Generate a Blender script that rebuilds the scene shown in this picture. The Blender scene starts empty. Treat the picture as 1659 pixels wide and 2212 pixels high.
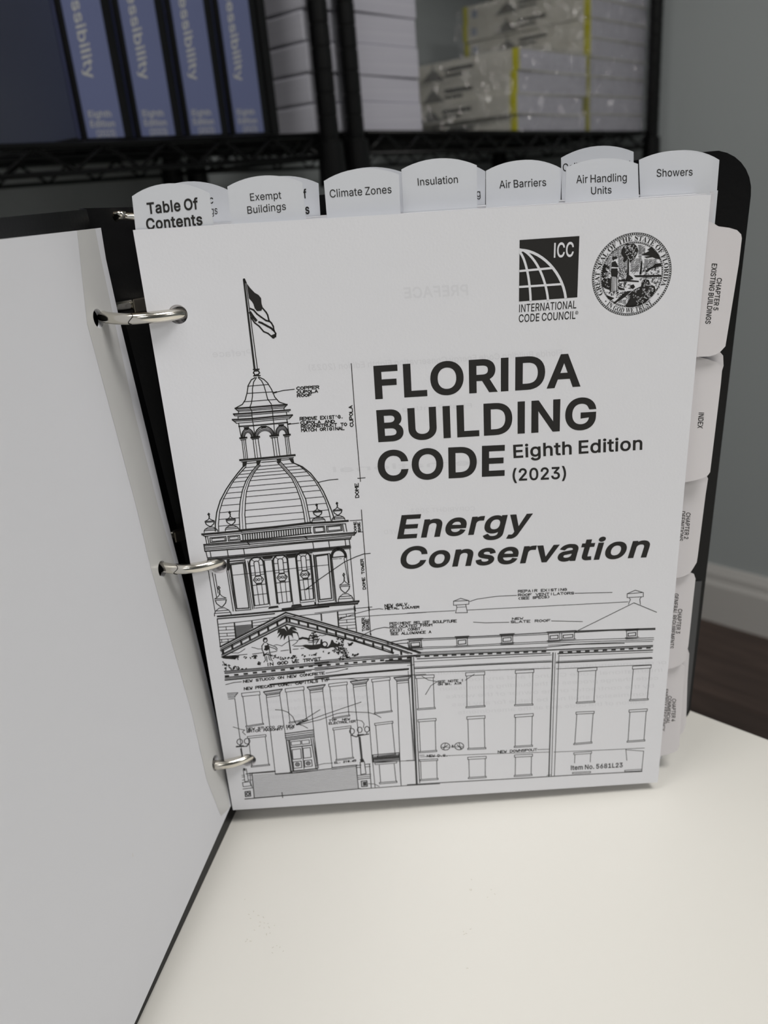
import bpy, bmesh, math, random
import numpy as np
from mathutils import Matrix, Vector
from mathutils.geometry import delaunay_2d_cdt

# ------------------------------------------------------------------ camera, light, exposure
SC = bpy.context.scene
COL = SC.collection
A3 = np.array
# camera solved from the letter-size page; "book frame" = page plane y=0, x right, z up
CB = A3([0.08511115, -0.32335958, 0.30698544]); YAW, PIT, ROL, FPX = 0.00427339, 0.40780595, -0.06434846, 1769.57
_f = A3([math.sin(YAW)*math.cos(PIT), math.cos(YAW)*math.cos(PIT), -math.sin(PIT)])
_r = A3([math.cos(YAW), -math.sin(YAW), 0.]); _u = np.cross(_r, _f)
RB = _r*math.cos(ROL)+_u*math.sin(ROL); UB = -_r*math.sin(ROL)+_u*math.cos(ROL); FB = _f
# the binder leans back a touch: small rotation from the book frame to the level room frame
RM = A3([[9.99753956e-01, 2.11764091e-04, 2.21806774e-02],
         [2.11764091e-04, 9.99817740e-01, -1.90903766e-02],
         [-2.21806774e-02, 1.90903766e-02, 9.99571696e-01]])
PIV = A3([.12, .02, 0.])
def b2w(P): return (A3(P)-PIV) @ RM.T + PIV
CW = b2w(CB); RW, UW, FW = RM@RB, RM@UB, RM@FB
cam = bpy.data.cameras.new('camera'); camo = bpy.data.objects.new('camera', cam); COL.objects.link(camo)
SC.camera = camo
cam.sensor_fit = 'VERTICAL'; cam.sensor_height = 36.; cam.lens = FPX/2212*36.
cam.clip_start = .01; cam.clip_end = 50
mw = Matrix.Identity(4)
for i in range(3):
    mw[i][0] = RW[i]; mw[i][1] = UW[i]; mw[i][2] = -FW[i]; mw[i][3] = CW[i]
camo.matrix_world = mw
cam.dof.use_dof = True; cam.dof.focus_distance = .328; cam.dof.aperture_fstop = 10.5

SC.view_settings.view_transform = 'Standard'; SC.view_settings.look = 'None'
SC.view_settings.gamma = 1.0; SC.view_settings.use_curve_mapping = False
SC.view_settings.exposure = -1.12
world = bpy.data.worlds.new('world'); SC.world = world; world.use_nodes = True
world.node_tree.nodes['Background'].inputs[0].default_value = (.5, .52, .55, 1)
world.node_tree.nodes['Background'].inputs[1].default_value = .25

E1 = A3([1, 1, 0.])/2**.5      # along the rack, towards the right wall
B1 = A3([-1, 1, 0.])/2**.5     # towards the wall behind the rack
P2 = A3([.092, .855, 0.])      # front left post of the right rack
ZF, ZC = -.74, 1.95            # floor and ceiling, table top is z = 0
SW, QW = (2.21-(.092+.855))/2**.5, .43   # right wall and back wall, in rack coordinates
def rk(s, q, z): return P2+E1*s+B1*q+A3([0, 0, z])

def lamp(s, q, sx, sy, power):
    l = bpy.data.lights.new('ceiling_light', 'AREA'); l.shape = 'RECTANGLE'; l.size = sx; l.size_y = sy
    l.energy = power; l.color = (1., .975, .94)
    o = bpy.data.objects.new('panel_lamp', l); COL.objects.link(o)
    p = rk(s, q, ZC-.03); o.location = p; o.rotation_euler = (0, 0, math.radians(45))
    return o
LAMPS = [(-.75, -1.50, .6, .6, 45), (-1.5, -.50, .6, .6, 13), (-2.8, -1.8, .6, .6, 20), (-.75, -3.6, .6, .6, 36)]
for L in LAMPS: lamp(*L)

# ------------------------------------------------------------------ materials
def mat(name, col, rough=.5, metal=0., bump=None, bscale=200., bstr=.1, spec=.5, noise=None, trans=0., alpha=1., coat=0.):
    m = bpy.data.materials.new(name); m.use_nodes = True; nt = m.node_tree; b = nt.nodes['Principled BSDF']
    c = tuple((x/255/12.92 if x/255 <= .04045 else ((x/255+.055)/1.055)**2.4) for x in col)+(1,)
    b.inputs['Base Color'].default_value = c; b.inputs['Roughness'].default_value = rough
    b.inputs['Metallic'].default_value = metal; b.inputs['Specular IOR Level'].default_value = spec
    b.inputs['Coat Weight'].default_value = coat
    b.inputs['Transmission Weight'].default_value = trans; b.inputs['Alpha'].default_value = alpha
    tc = nt.nodes.new('ShaderNodeTexCoord')
    if bump:
        n = nt.nodes.new('ShaderNodeTexNoise'); n.inputs['Scale'].default_value = bscale; n.inputs['Detail'].default_value = 4
        nt.links.new(tc.outputs['Object'], n.inputs['Vector'])
        k = nt.nodes.new('ShaderNodeBump'); k.inputs['Strength'].default_value = bstr; k.inputs['Distance'].default_value = bump
        nt.links.new(n.outputs['Fac'], k.inputs['Height']); nt.links.new(k.outputs['Normal'], b.inputs['Normal'])
    if noise:
        sc, amt = noise
        n = nt.nodes.new('ShaderNodeTexNoise'); n.inputs['Scale'].default_value = sc; n.inputs['Detail'].default_value = 5
        nt.links.new(tc.outputs['Object'], n.inputs['Vector'])
        mx = nt.nodes.new('ShaderNodeMix'); mx.data_type = 'RGBA'
        mx.inputs[6].default_value = tuple(x*(1-amt) for x in c[:3])+(1,); mx.inputs[7].default_value = tuple(min(1, x*(1+amt)) for x in c[:3])+(1,)
        nt.links.new(n.outputs['Fac'], mx.inputs[0]); nt.links.new(mx.outputs[2], b.inputs['Base Color'])
    return m
def layered(name, c1, c2, scale, axis):
    """paper block: fine layers from a wave texture along one axis"""
    m = mat(name, c1, .75); nt = m.node_tree; b = nt.nodes['Principled BSDF']
    tc = [n for n in nt.nodes if n.type == 'TEX_COORD'][0]
    mp = nt.nodes.new('ShaderNodeMapping'); mp.inputs['Scale'].default_value = tuple(scale if i == axis else 2. for i in range(3))
    nt.links.new(tc.outputs['Object'], mp.inputs[0])
    n = nt.nodes.new('ShaderNodeTexNoise'); n.inputs['Scale'].default_value = 1.; n.inputs['Detail'].default_value = 3
    nt.links.new(mp.outputs[0], n.inputs['Vector'])
    mx = nt.nodes.new('ShaderNodeMix'); mx.data_type = 'RGBA'
    l = lambda c: tuple(((x/255+.055)/1.055)**2.4 for x in c)+(1,)
    mx.inputs[6].default_value = l(c1); mx.inputs[7].default_value = l(c2)
    nt.links.new(n.outputs['Fac'], mx.inputs[0]); nt.links.new(mx.outputs[2], b.inputs['Base Color'])
    return m
M = {}
M['paper'] = mat('paper', (226, 227, 232), .85, bump=.0002, bscale=900, bstr=.25, spec=.2)
M['paper2'] = mat('paper_behind', (224, 225, 230), .85, spec=.2)
M['card'] = mat('tab_card', (214, 217, 223), .45, spec=.4, bump=.0001, bscale=500, bstr=.1)
M['side'] = mat('laminated_tab', (217, 214, 217), .3, spec=.5, bump=.0004, bscale=60, bstr=.15)
M['tape'] = mat('reinforcing_tape', (210, 210, 209), .35, spec=.5)
M['tape2'] = mat('edge_tape', (228, 228, 231), .4, spec=.5)
M['ink'] = mat('black_ink', (38, 37, 36), .6, spec=.3)
M['ink2'] = mat('grey_ink', (62, 62, 63), .6, spec=.3)
M['ghost'] = mat('show_through', (219, 220, 225), .85, spec=.2)
M['vinyl'] = mat('black_vinyl', (7, 7, 9), .34, bump=.0003, bscale=700, bstr=.25, spec=.3)
M['pocket'] = mat('smoky_pocket', (62, 63, 66), .35, spec=.6)
M['chrome'] = mat('nickel', (222, 218, 209), .16, metal=1.)
M['steel'] = mat('dull_nickel', (120, 115, 105), .3, metal=1.)
M['laminate'] = mat('white_laminate', (229, 227, 221), .34, bump=.0001, bscale=400, bstr=.12, spec=.4, noise=(3., .012))
M['scuff'] = mat('scuff', (206, 203, 192), .6)
M['edge'] = mat('edge_band', (225, 223, 216), .5)
M['legm'] = mat('leg_metal', (60, 60, 62), .4, metal=.8)
M['rack'] = mat('black_epoxy', (7, 7, 8), .34, spec=.3)
M['wall'] = mat('wall_paint', (176, 182, 183), .8, bump=.0006, bscale=120, bstr=.15)
M['trim'] = mat('white_trim', (205, 203, 200), .45)
M['ceil'] = mat('ceiling_paint', (225, 225, 222), .9, bump=.002, bscale=60, bstr=.2)
M['blue'] = mat('blue_insert', (102, 110, 148), .3, spec=.6)
M['blue2'] = mat('blue_insert_edge', (62, 68, 104), .3, spec=.6)
M['navy'] = mat('navy_insert', (62, 69, 96), .3, spec=.6)
M['silver'] = mat('silver_print', (180, 180, 178), .5)
M['ream'] = layered('ream_paper', (205, 205, 214), (178, 178, 190), 500., 2)
M['ream2'] = layered('book_pages', (214, 213, 222), (190, 188, 202), 500., 2)
M['bcover'] = mat('book_cover', (216, 214, 205), .4)
M['yellow'] = mat('yellow_band', (206, 200, 40), .5)
M['bprint'] = mat('cover_print', (128, 127, 124), .6)
M['btitle'] = mat('title_print', (96, 95, 93), .6)
M['carton'] = mat('cardboard', (150, 118, 84), .8, noise=(12., .06))
M['bnum'] = mat('pale_blue_mark', (140, 150, 175), .6)
M['lampf'] = mat('lamp_frame', (230, 230, 230), .5)
M['block'] = layered('paper_block', (232, 232, 236), (196, 196, 202), 3000., 1)
# shrink wrap: clear film with creased highlights
def wrapmat():
    m = bpy.data.materials.new('shrink_wrap'); m.use_nodes = True; nt = m.node_tree; nt.nodes.clear()
    o = nt.nodes.new('ShaderNodeOutputMaterial'); t = nt.nodes.new('ShaderNodeBsdfTransparent'); g = nt.nodes.new('ShaderNodeBsdfGlossy')
    g.inputs['Roughness'].default_value = .05; mx = nt.nodes.new('ShaderNodeMixShader'); mx.inputs[0].default_value = .24
    n = nt.nodes.new('ShaderNodeTexNoise'); n.inputs['Scale'].default_value = 34; n.inputs['Detail'].default_value = 3; n.inputs['Distortion'].default_value = 1.5
    k = nt.nodes.new('ShaderNodeBump'); k.inputs['Strength'].default_value = 1.; k.inputs['Distance'].default_value = .02
    tc = nt.nodes.new('ShaderNodeTexCoord'); L = nt.links.new
    L(tc.outputs['Object'], n.inputs['Vector']); L(n.outputs['Fac'], k.inputs['Height']); L(k.outputs[0], g.inputs['Normal'])
    L(t.outputs[0], mx.inputs[1]); L(g.outputs[0], mx.inputs[2]); L(mx.outputs[0], o.inputs[0])
    return m
M['wrap'] = wrapmat()
def emis():
    m = bpy.data.materials.new('lamp_diffuser'); m.use_nodes = True; b = m.node_tree.nodes['Principled BSDF']
    b.inputs['Emission Color'].default_value = (1, .98, .95, 1); b.inputs['Emission Strength'].default_value = 6.; return m
M['diff'] = emis()
def woodmat():
    m = mat('dark_wood', (72, 58, 52), .45); nt = m.node_tree; b = nt.nodes['Principled BSDF']
    tc = [n for n in nt.nodes if n.type == 'TEX_COORD'][0]; L = nt.links.new
    oi = nt.nodes.new('ShaderNodeObjectInfo')
    mp = nt.nodes.new('ShaderNodeMapping'); mp.inputs['Scale'].default_value = (1.5, 22, 1)
    n = nt.nodes.new('ShaderNodeTexNoise'); n.inputs['Scale'].default_value = 2.5; n.inputs['Detail'].default_value = 6; n.inputs['Distortion'].default_value = .6
    L(tc.outputs['Object'], mp.inputs[0]); L(mp.outputs[0], n.inputs['Vector'])
    r = nt.nodes.new('ShaderNodeValToRGB'); r.color_ramp.elements[0].color = (.040, .027, .023, 1); r.color_ramp.elements[0].position = .3
    r.color_ramp.elements[1].color = (.10, .068, .056, 1); r.color_ramp.elements[1].position = .75
    L(n.outputs['Fac'], r.inputs[0])
    hs = nt.nodes.new('ShaderNodeHueSaturation'); mr = nt.nodes.new('ShaderNodeMapRange'); mr.inputs[3].default_value = .7; mr.inputs[4].default_value = 1.25
    L(oi.outputs['Random'], mr.inputs[0]); L(mr.outputs[0], hs.inputs['Value']); L(r.outputs[0], hs.inputs['Color']); L(hs.outputs[0], b.inputs['Base Color'])
    return m
M['wood'] = woodmat()

# ------------------------------------------------------------------ object helpers
def link(name, me, m=None, parent=None):
    o = bpy.data.objects.new(name, me); COL.objects.link(o)
    if m is not None and me is not None: me.materials.append(m)
    if parent is not None: o.parent = parent; o.matrix_parent_inverse = wm(parent).inverted()
    return o
def wm(o):
    return o.matrix_basis.copy() if o.parent is None else wm(o.parent) @ o.matrix_parent_inverse @ o.matrix_basis
def tag(o, label=None, cat=None, group=None, kind=None):
    if label: o['label'] = label
    if cat: o['category'] = cat
    if group: o['group'] = group
    if kind: o['kind'] = kind
    return o
def empty(name, loc, label, cat, group=None):
    o = bpy.data.objects.new(name, None); COL.objects.link(o); o.location = Vector(loc); o.empty_display_size = .02
    o.matrix_world = Matrix.Translation(Vector(loc))
    return tag(o, label, cat, group)
class MB:
    def __init__(s): s.v = []; s.f = []
    def add(s, vs, fs):
        n = len(s.v); s.v += [tuple(map(float, p)) for p in vs]; s.f += [tuple(i+n for i in f) for f in fs]
    def box(s, fn, a0, a1, b0, b1, c0, c1):
        vs = [fn(a, b, c) for a in (a0, a1) for b in (b0, b1) for c in (c0, c1)]
        s.add(vs, [(0, 1, 3, 2), (4, 6, 7, 5), (0, 4, 5, 1), (2, 3, 7, 6), (0, 2, 6, 4), (1, 5, 7, 3)])
    def tube(s, pts, r, n=8, closed=False, flat=1.):
        pts = [A3(p, dtype=float) for p in pts]; k = len(pts); rings = []
        pn = None
        for i, p in enumerate(pts):
            a = pts[(i-1) % k] if (closed or i > 0) else p; b = pts[(i+1) % k] if (closed or i < k-1) else p
            t = (b-a)/np.linalg.norm(b-a)
            if pn is None:
                h = A3([0, 0, 1.]) if abs(t[2]) < .9 else A3([1., 0, 0]); pn = np.cross(t, h)
            pn = pn-t*(pn@t); pn /= np.linalg.norm(pn); q = np.cross(t, pn)
            rings.append([p+r*(math.cos(2*math.pi*j/n)*pn+flat*math.sin(2*math.pi*j/n)*q) for j in range(n)])
        vs = [v for R in rings for v in R]; fs = []
        for i in range(k if closed else k-1):
            i2 = (i+1) % k
            for j in range(n): fs.append((i*n+j, i*n+(j+1) % n, i2*n+(j+1) % n, i2*n+j))
        if not closed: fs += [tuple(range(n))[::-1], tuple((k-1)*n+j for j in range(n))]
        s.add(vs, fs)
    def lathe(s, c, prof, n=20):
        vs = []; fs = []; k = len(prof)
        for r, z in prof:
            for j in range(n): vs.append((c[0]+r*math.cos(2*math.pi*j/n), c[1]+r*math.sin(2*math.pi*j/n), z))
        for i in range(k-1):
            for j in range(n): fs.append((i*n+j, i*n+(j+1) % n, (i+1)*n+(j+1) % n, (i+1)*n+j))
        fs += [tuple(range(n))[::-1], tuple((k-1)*n+j for j in range(n))]
        s.add(vs, fs)
    def build(s, name, m, parent=None, smooth=False, origin=None, bevel=0.):
        me = bpy.data.meshes.new(name); vs = s.v
        if origin is None and parent is None and vs:
            a = A3(vs); origin = (a[:, 0].mean(), a[:, 1].mean(), a[:, 2].min())
        if origin is not None and parent is None: vs = [(x-origin[0], y-origin[1], z-origin[2]) for x, y, z in vs]
        elif parent is not None:
            inv = wm(parent).inverted(); vs = [tuple(inv @ Vector(p)) for p in vs]
        me.from_pydata(vs, [], s.f); me.update()
        if smooth:
            for p in me.polygons: p.use_smooth = True
        o = bpy.data.objects.new(name, me); COL.objects.link(o); me.materials.append(m)
        if parent is not None: o.parent = parent
        elif origin is not None: o.location = Vector(origin); o.matrix_world = Matrix.Translation(Vector(origin))
        if bevel:
            b = o.modifiers.new('bevel', 'BEVEL'); b.width = bevel; b.segments = 2
        return o

# rays of the calibrated camera met with real planes, book frame (results are brought to the room frame by b2w)
def ray(x, y): return FB+(x-829.5)/FPX*RB-(y-1106)/FPX*UB
def onp(x, y, P, n): d = ray(x, y); return CB+d*(((P-CB)@n)/(d@n))
class Plane:
    def __init__(s, P, n, off=0.):
        n = A3(n, dtype=float); s.n = n/np.linalg.norm(n); s.P = A3(P, dtype=float)
        if s.n@(CB-s.P) < 0: s.n = -s.n
        s.P = s.P+s.n*off
    def at(s, x, y): return onp(x, y, s.P, s.n)
def PY(y, off=0.): return Plane((0, y, 0), (0, 1, 0), off)

# ------------------------------------------------------------------ lettering
def loadfont(txt):
    D = {}
    for ln in txt.strip('\n').split('\n'):
        ch = ln[0]; adv, rest = ln[1:].split(':', 1)
        D[ch] = (int(adv), [[tuple(map(int, p.split(','))) for p in c.split(' ')] for c in rest.split(';')])
    return D
def area(c): return sum(c[i-1][0]*c[i][1]-c[i][0]*c[i-1][1] for i in range(len(c)))/2
def inside(p, c):
    r = False
    for i in range(len(c)):
        (x1, y1), (x2, y2) = c[i-1], c[i]
        if (y1 > p[1]) != (y2 > p[1]) and p[0] < (x2-x1)*(p[1]-y1)/(y2-y1)+x1: r = not r
    return r
def contained(c, o):
    return all(inside(p, o) for p in c) and all(inside(((c[i-1][0]+c[i][0])/2, (c[i-1][1]+c[i][1])/2), o) for i in range(len(c)))
def grow(cs, d):
    out = []
    for i, c in enumerate(cs):
        depth = sum(contained(c, o) for j, o in enumerate(cs) if j != i)
        a = area(c); want = 1 if depth % 2 == 0 else -1
        if a*want < 0: c = c[::-1]
        q = []; n = len(c)
        for k in range(n):
            p0, p1, p2 = A3(c[k-1], float), A3(c[k], float), A3(c[(k+1) % n], float)
            a1 = p1-p0; a2 = p2-p1; l1 = np.linalg.norm(a1); l2 = np.linalg.norm(a2)
            if l1 < 1e-6 or l2 < 1e-6: continue
            n1 = A3([a1[1], -a1[0]])/l1; n2 = A3([a2[1], -a2[0]])/l2; m = n1+n2; mm = m@m
            if mm < .6: m = m/max(np.sqrt(mm), 1e-6)*1.2
            else: m = m*(2/mm)
            q.append(tuple(p1+m*d))
        out.append(q)
    return out
GC = {}
def fillpoly(cs):
    vs = []; fs = []
    for c in cs: fs.append(list(range(len(vs), len(vs)+len(c)))); vs += [Vector(p) for p in c]
    r = delaunay_2d_cdt(vs, [], fs, 5, 1e-6)
    return [tuple(v) for v in r[0]], [tuple(f) for f in r[2]]
def winding(p, cs):
    w = 0
    for c in cs:
        for i in range(len(c)):
            (x1, y1), (x2, y2) = c[i-1], c[i]
            if (y1 <= p[1]) != (y2 <= p[1]):
                if p[0] < (x2-x1)*(p[1]-y1)/(y2-y1)+x1: w += 1 if y2 > y1 else -1
    return w
def fillglyph(cs):
    vs = []; fs = []
    for c in cs: fs.append(list(range(len(vs), len(vs)+len(c)))); vs += [Vector(p) for p in c]
    r = delaunay_2d_cdt(vs, [], fs, 1, 1e-5); V = [tuple(v) for v in r[0]]
    F = [tuple(f) for f in r[2] if winding((sum(V[i][0] for i in f)/len(f)+.011, sum(V[i][1] for i in f)/len(f)+.013), cs) > 0]
    return V, F
def glyph(font, ch, bold):
    k = (id(font), ch, bold)
    if k not in GC:
        adv, cs = font[ch]; GC[k] = (adv, fillglyph(grow(cs, bold)))
    return GC[k]
def layout(font, s, bold=0, track=0):
    x = 0; V = []; F = []
    for ch in s:
        if ch == ' ': x += 150+track; continue
        adv, (vs, fs) = glyph(font, ch, bold); n = len(V)
        V += [(a+x, b) for a, b in vs]; F += [tuple(i+n for i in f) for f in fs]; x += adv+track+bold*1.2
    return V, F
def text3(mb, font, s, P0, P1, Pup, cap=509., bold=0, track=0, world=True, sub=None):
    """ink of s runs from P0 to P1 along the baseline, capitals reach Pup above P0 (3D points)"""
    V, F = layout(font, s, bold, track); P0, P1, Pup = A3(P0), A3(P1), A3(Pup)
    x0 = min(v[0] for v in V); x1 = max(v[0] for v in V); ex = (P1-P0)/(x1-x0); ey = (Pup-P0)/(cap+2*bold)
    vs = [P0+ex*(a-x0)+ey*(b+bold) for a, b in V]
    mb.add([b2w(p) for p in vs] if world else vs, F)
def textpx(mb, pl, s, p0, p1, up, bold=0, font=None, cap=509., track=0):
    text3(mb, font or SANS, s, pl.at(*p0), pl.at(*p1), pl.at(p0[0]+up[0], p0[1]+up[1]), cap, bold, track)

# hand lettering on the drawing: strokes on a 4 x 6 grid
SF = {'A': '00 26 40|1.2 3.2', 'B': '00 06 36 45 33 03|33 41 30 00', 'C': '45 26 04 02 20 41', 'D': '00 06 26 44 42 20 00', 'E': '40 00 06 46|03 33',
      'F': '00 06 46|03 33', 'G': '45 26 04 02 20 41 43 23', 'H': '00 06|40 46|03 43', 'I': '20 26', 'J': '02 10 30 46', 'K': '00 06|46 02|14 40',
      'L': '06 00 40', 'M': '00 06 23 46 40', 'N': '00 06 40 46', 'O': '20 02 04 26 44 42 20', 'P': '00 06 36 45 33 03', 'Q': '20 02 04 26 44 42 20|31 40',
      'R': '00 06 36 45 33 03|23 40', 'S': '45 26 05 13 33 41 20 01', 'T': '20 26|06 46', 'U': '06 01 20 41 46', 'V': '06 20 46', 'W': '06 10 23 30 46',
      'X': '00 46|06 40', 'Y': '06 23 46|23 20', 'Z': '06 46 00 40', '.': '20 21', "'": '26 24', '(': '36 14 12 30', ')': '16 34 32 10', '1': '14 26 20',
      '2': '05 26 45 00 40', '3': '06 46 23 42 20 01', '4': '30 36 02 42', '5': '46 06 04 34 42 20 00', '6': '46 13 02 20 42 33 03', '8': '33 44 26 04 13 42 20 02 33',
      '0': '20 02 04 26 44 42 20', '&': '40 15 26 35 01 20 42', ' ': ''}
def sfpaths(ch):
    out = []
    for s in SF[ch].split('|'):
        q = []
        for t in s.split():
            if '.' in t: a, b = t.split('.'); q.append((float(a), float(b)))
            else: q.append((float(t[0]), float(t[1])))
        if q: out.append(q)
    return out
def stroke(mb, pl, pts, w):
    """polyline of photo points as a flat inked line of width w (photo px) lying on the plane"""
    P = [pl.at(*p) for p in pts]
    for a, b in zip(P[:-1], P[1:]):
        d = b-a; L = np.linalg.norm(d)
        if L < 1e-7: continue
        d /= L; sc = ((a-CB)@FB)/FPX; nn = np.cross(pl.n, d)*w*sc/2; e_ = d*w*sc*.35
        mb.add([b2w(p) for p in (a-e_-nn, b+e_-nn, b+e_+nn, a-e_+nn)], [(0, 1, 2, 3)])
def ribbon(mb, pl, pts, w):
    P = [pl.at(*p) for p in pts]; n = len(P); vs = []
    for i, p in enumerate(P):
        d = P[min(i+1, n-1)]-P[max(i-1, 0)]; d /= np.linalg.norm(d); sc = ((p-CB)@FB)/FPX; nn = np.cross(pl.n, d)*w*sc/2; vs += [b2w(p-nn), b2w(p+nn)]
    mb.add(vs, [(2*i, 2*i+2, 2*i+3, 2*i+1) for i in range(n-1)])
def handtext(mb, pl, s, p0, p1, up, w):
    n = len(s); p0, p1, up = A3(p0, float), A3(p1, float), A3(up, float); ex = (p1-p0)/(n-.25)
    for i, ch in enumerate(s):
        for path in sfpaths(ch): stroke(mb, pl, [p0+ex*(i+x/4*.78)+up*y/6 for x, y in path], w*1.22)
def polyfill(mb, pl, pts):
    P = [pl.at(*p) for p in pts]; o = P[0]; ex = P[1]-P[0]; ex /= np.linalg.norm(ex); ey = np.cross(pl.n, ex)
    v, f = fillpoly([[(float((p-o)@ex)*1000, float((p-o)@ey)*1000) for p in P]])
    mb.add([b2w(o+ex*a/1000+ey*b/1000) for a, b in v], f)
def draw(mb, pl, txt, ox=0, oy=0, k=1.):
    """one item per line: 'w x,y x,y ...' line | 'F x,y ..' filled | 'Q w 4 points' closed | 'C w cx,cy rx,ry' ellipse | 'D r cx,cy' dot"""
    T = lambda p: (ox+p[0]*k, oy+p[1]*k)
    for ln in txt.strip().split('\n'):
        t = ln.split()
        if not t: continue
        if t[0] == 'F': polyfill(mb, pl, [T(tuple(map(float, p.split(',')))) for p in t[1:]]); continue
        pts = [tuple(map(float, p.split(','))) for p in t[(2 if t[0] in 'QC' else 1):]]
        if t[0] == 'Q': stroke(mb, pl, [T(p) for p in pts+pts[:1]], float(t[1]))
        elif t[0] == 'C':
            (cx, cy), (rx, ry) = pts
            stroke(mb, pl, [T((cx+rx*math.cos(a*math.pi/8), cy+ry*math.sin(a*math.pi/8))) for a in range(17)], float(t[1]))
        else: stroke(mb, pl, [T(p) for p in pts], float(t[0]))
def solid(mb, cs2, fn, thick, nrm):
    """2D outline with holes -> slab; fn maps (u,v) to 3D (book frame)"""
    v, f = fillpoly(cs2); n = len(v); N = A3(nrm)*thick
    top = [fn(a, b) for a, b in v]; bot = [p-N for p in top]
    mb.add([b2w(p) for p in top], f); mb.add([b2w(p) for p in bot], [x[::-1] for x in f])
    for c in cs2:
        t = [fn(a, b) for a, b in c]; k = len(t)
        mb.add([b2w(p) for p in t]+[b2w(p-N) for p in t], [(i, (i+1) % k, k+(i+1) % k, k+i) for i in range(k)])
def circ(cx, cy, r, n=28): return [(cx+r*math.cos(2*math.pi*i/n), cy+r*math.sin(2*math.pi*i/n)) for i in range(n)]
def box_w(mb, a0, a1, b0, b1, c0, c1): mb.box(lambda s, q, z: rk(s, q, z), a0, a1, b0, b1, c0, c1)

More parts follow.
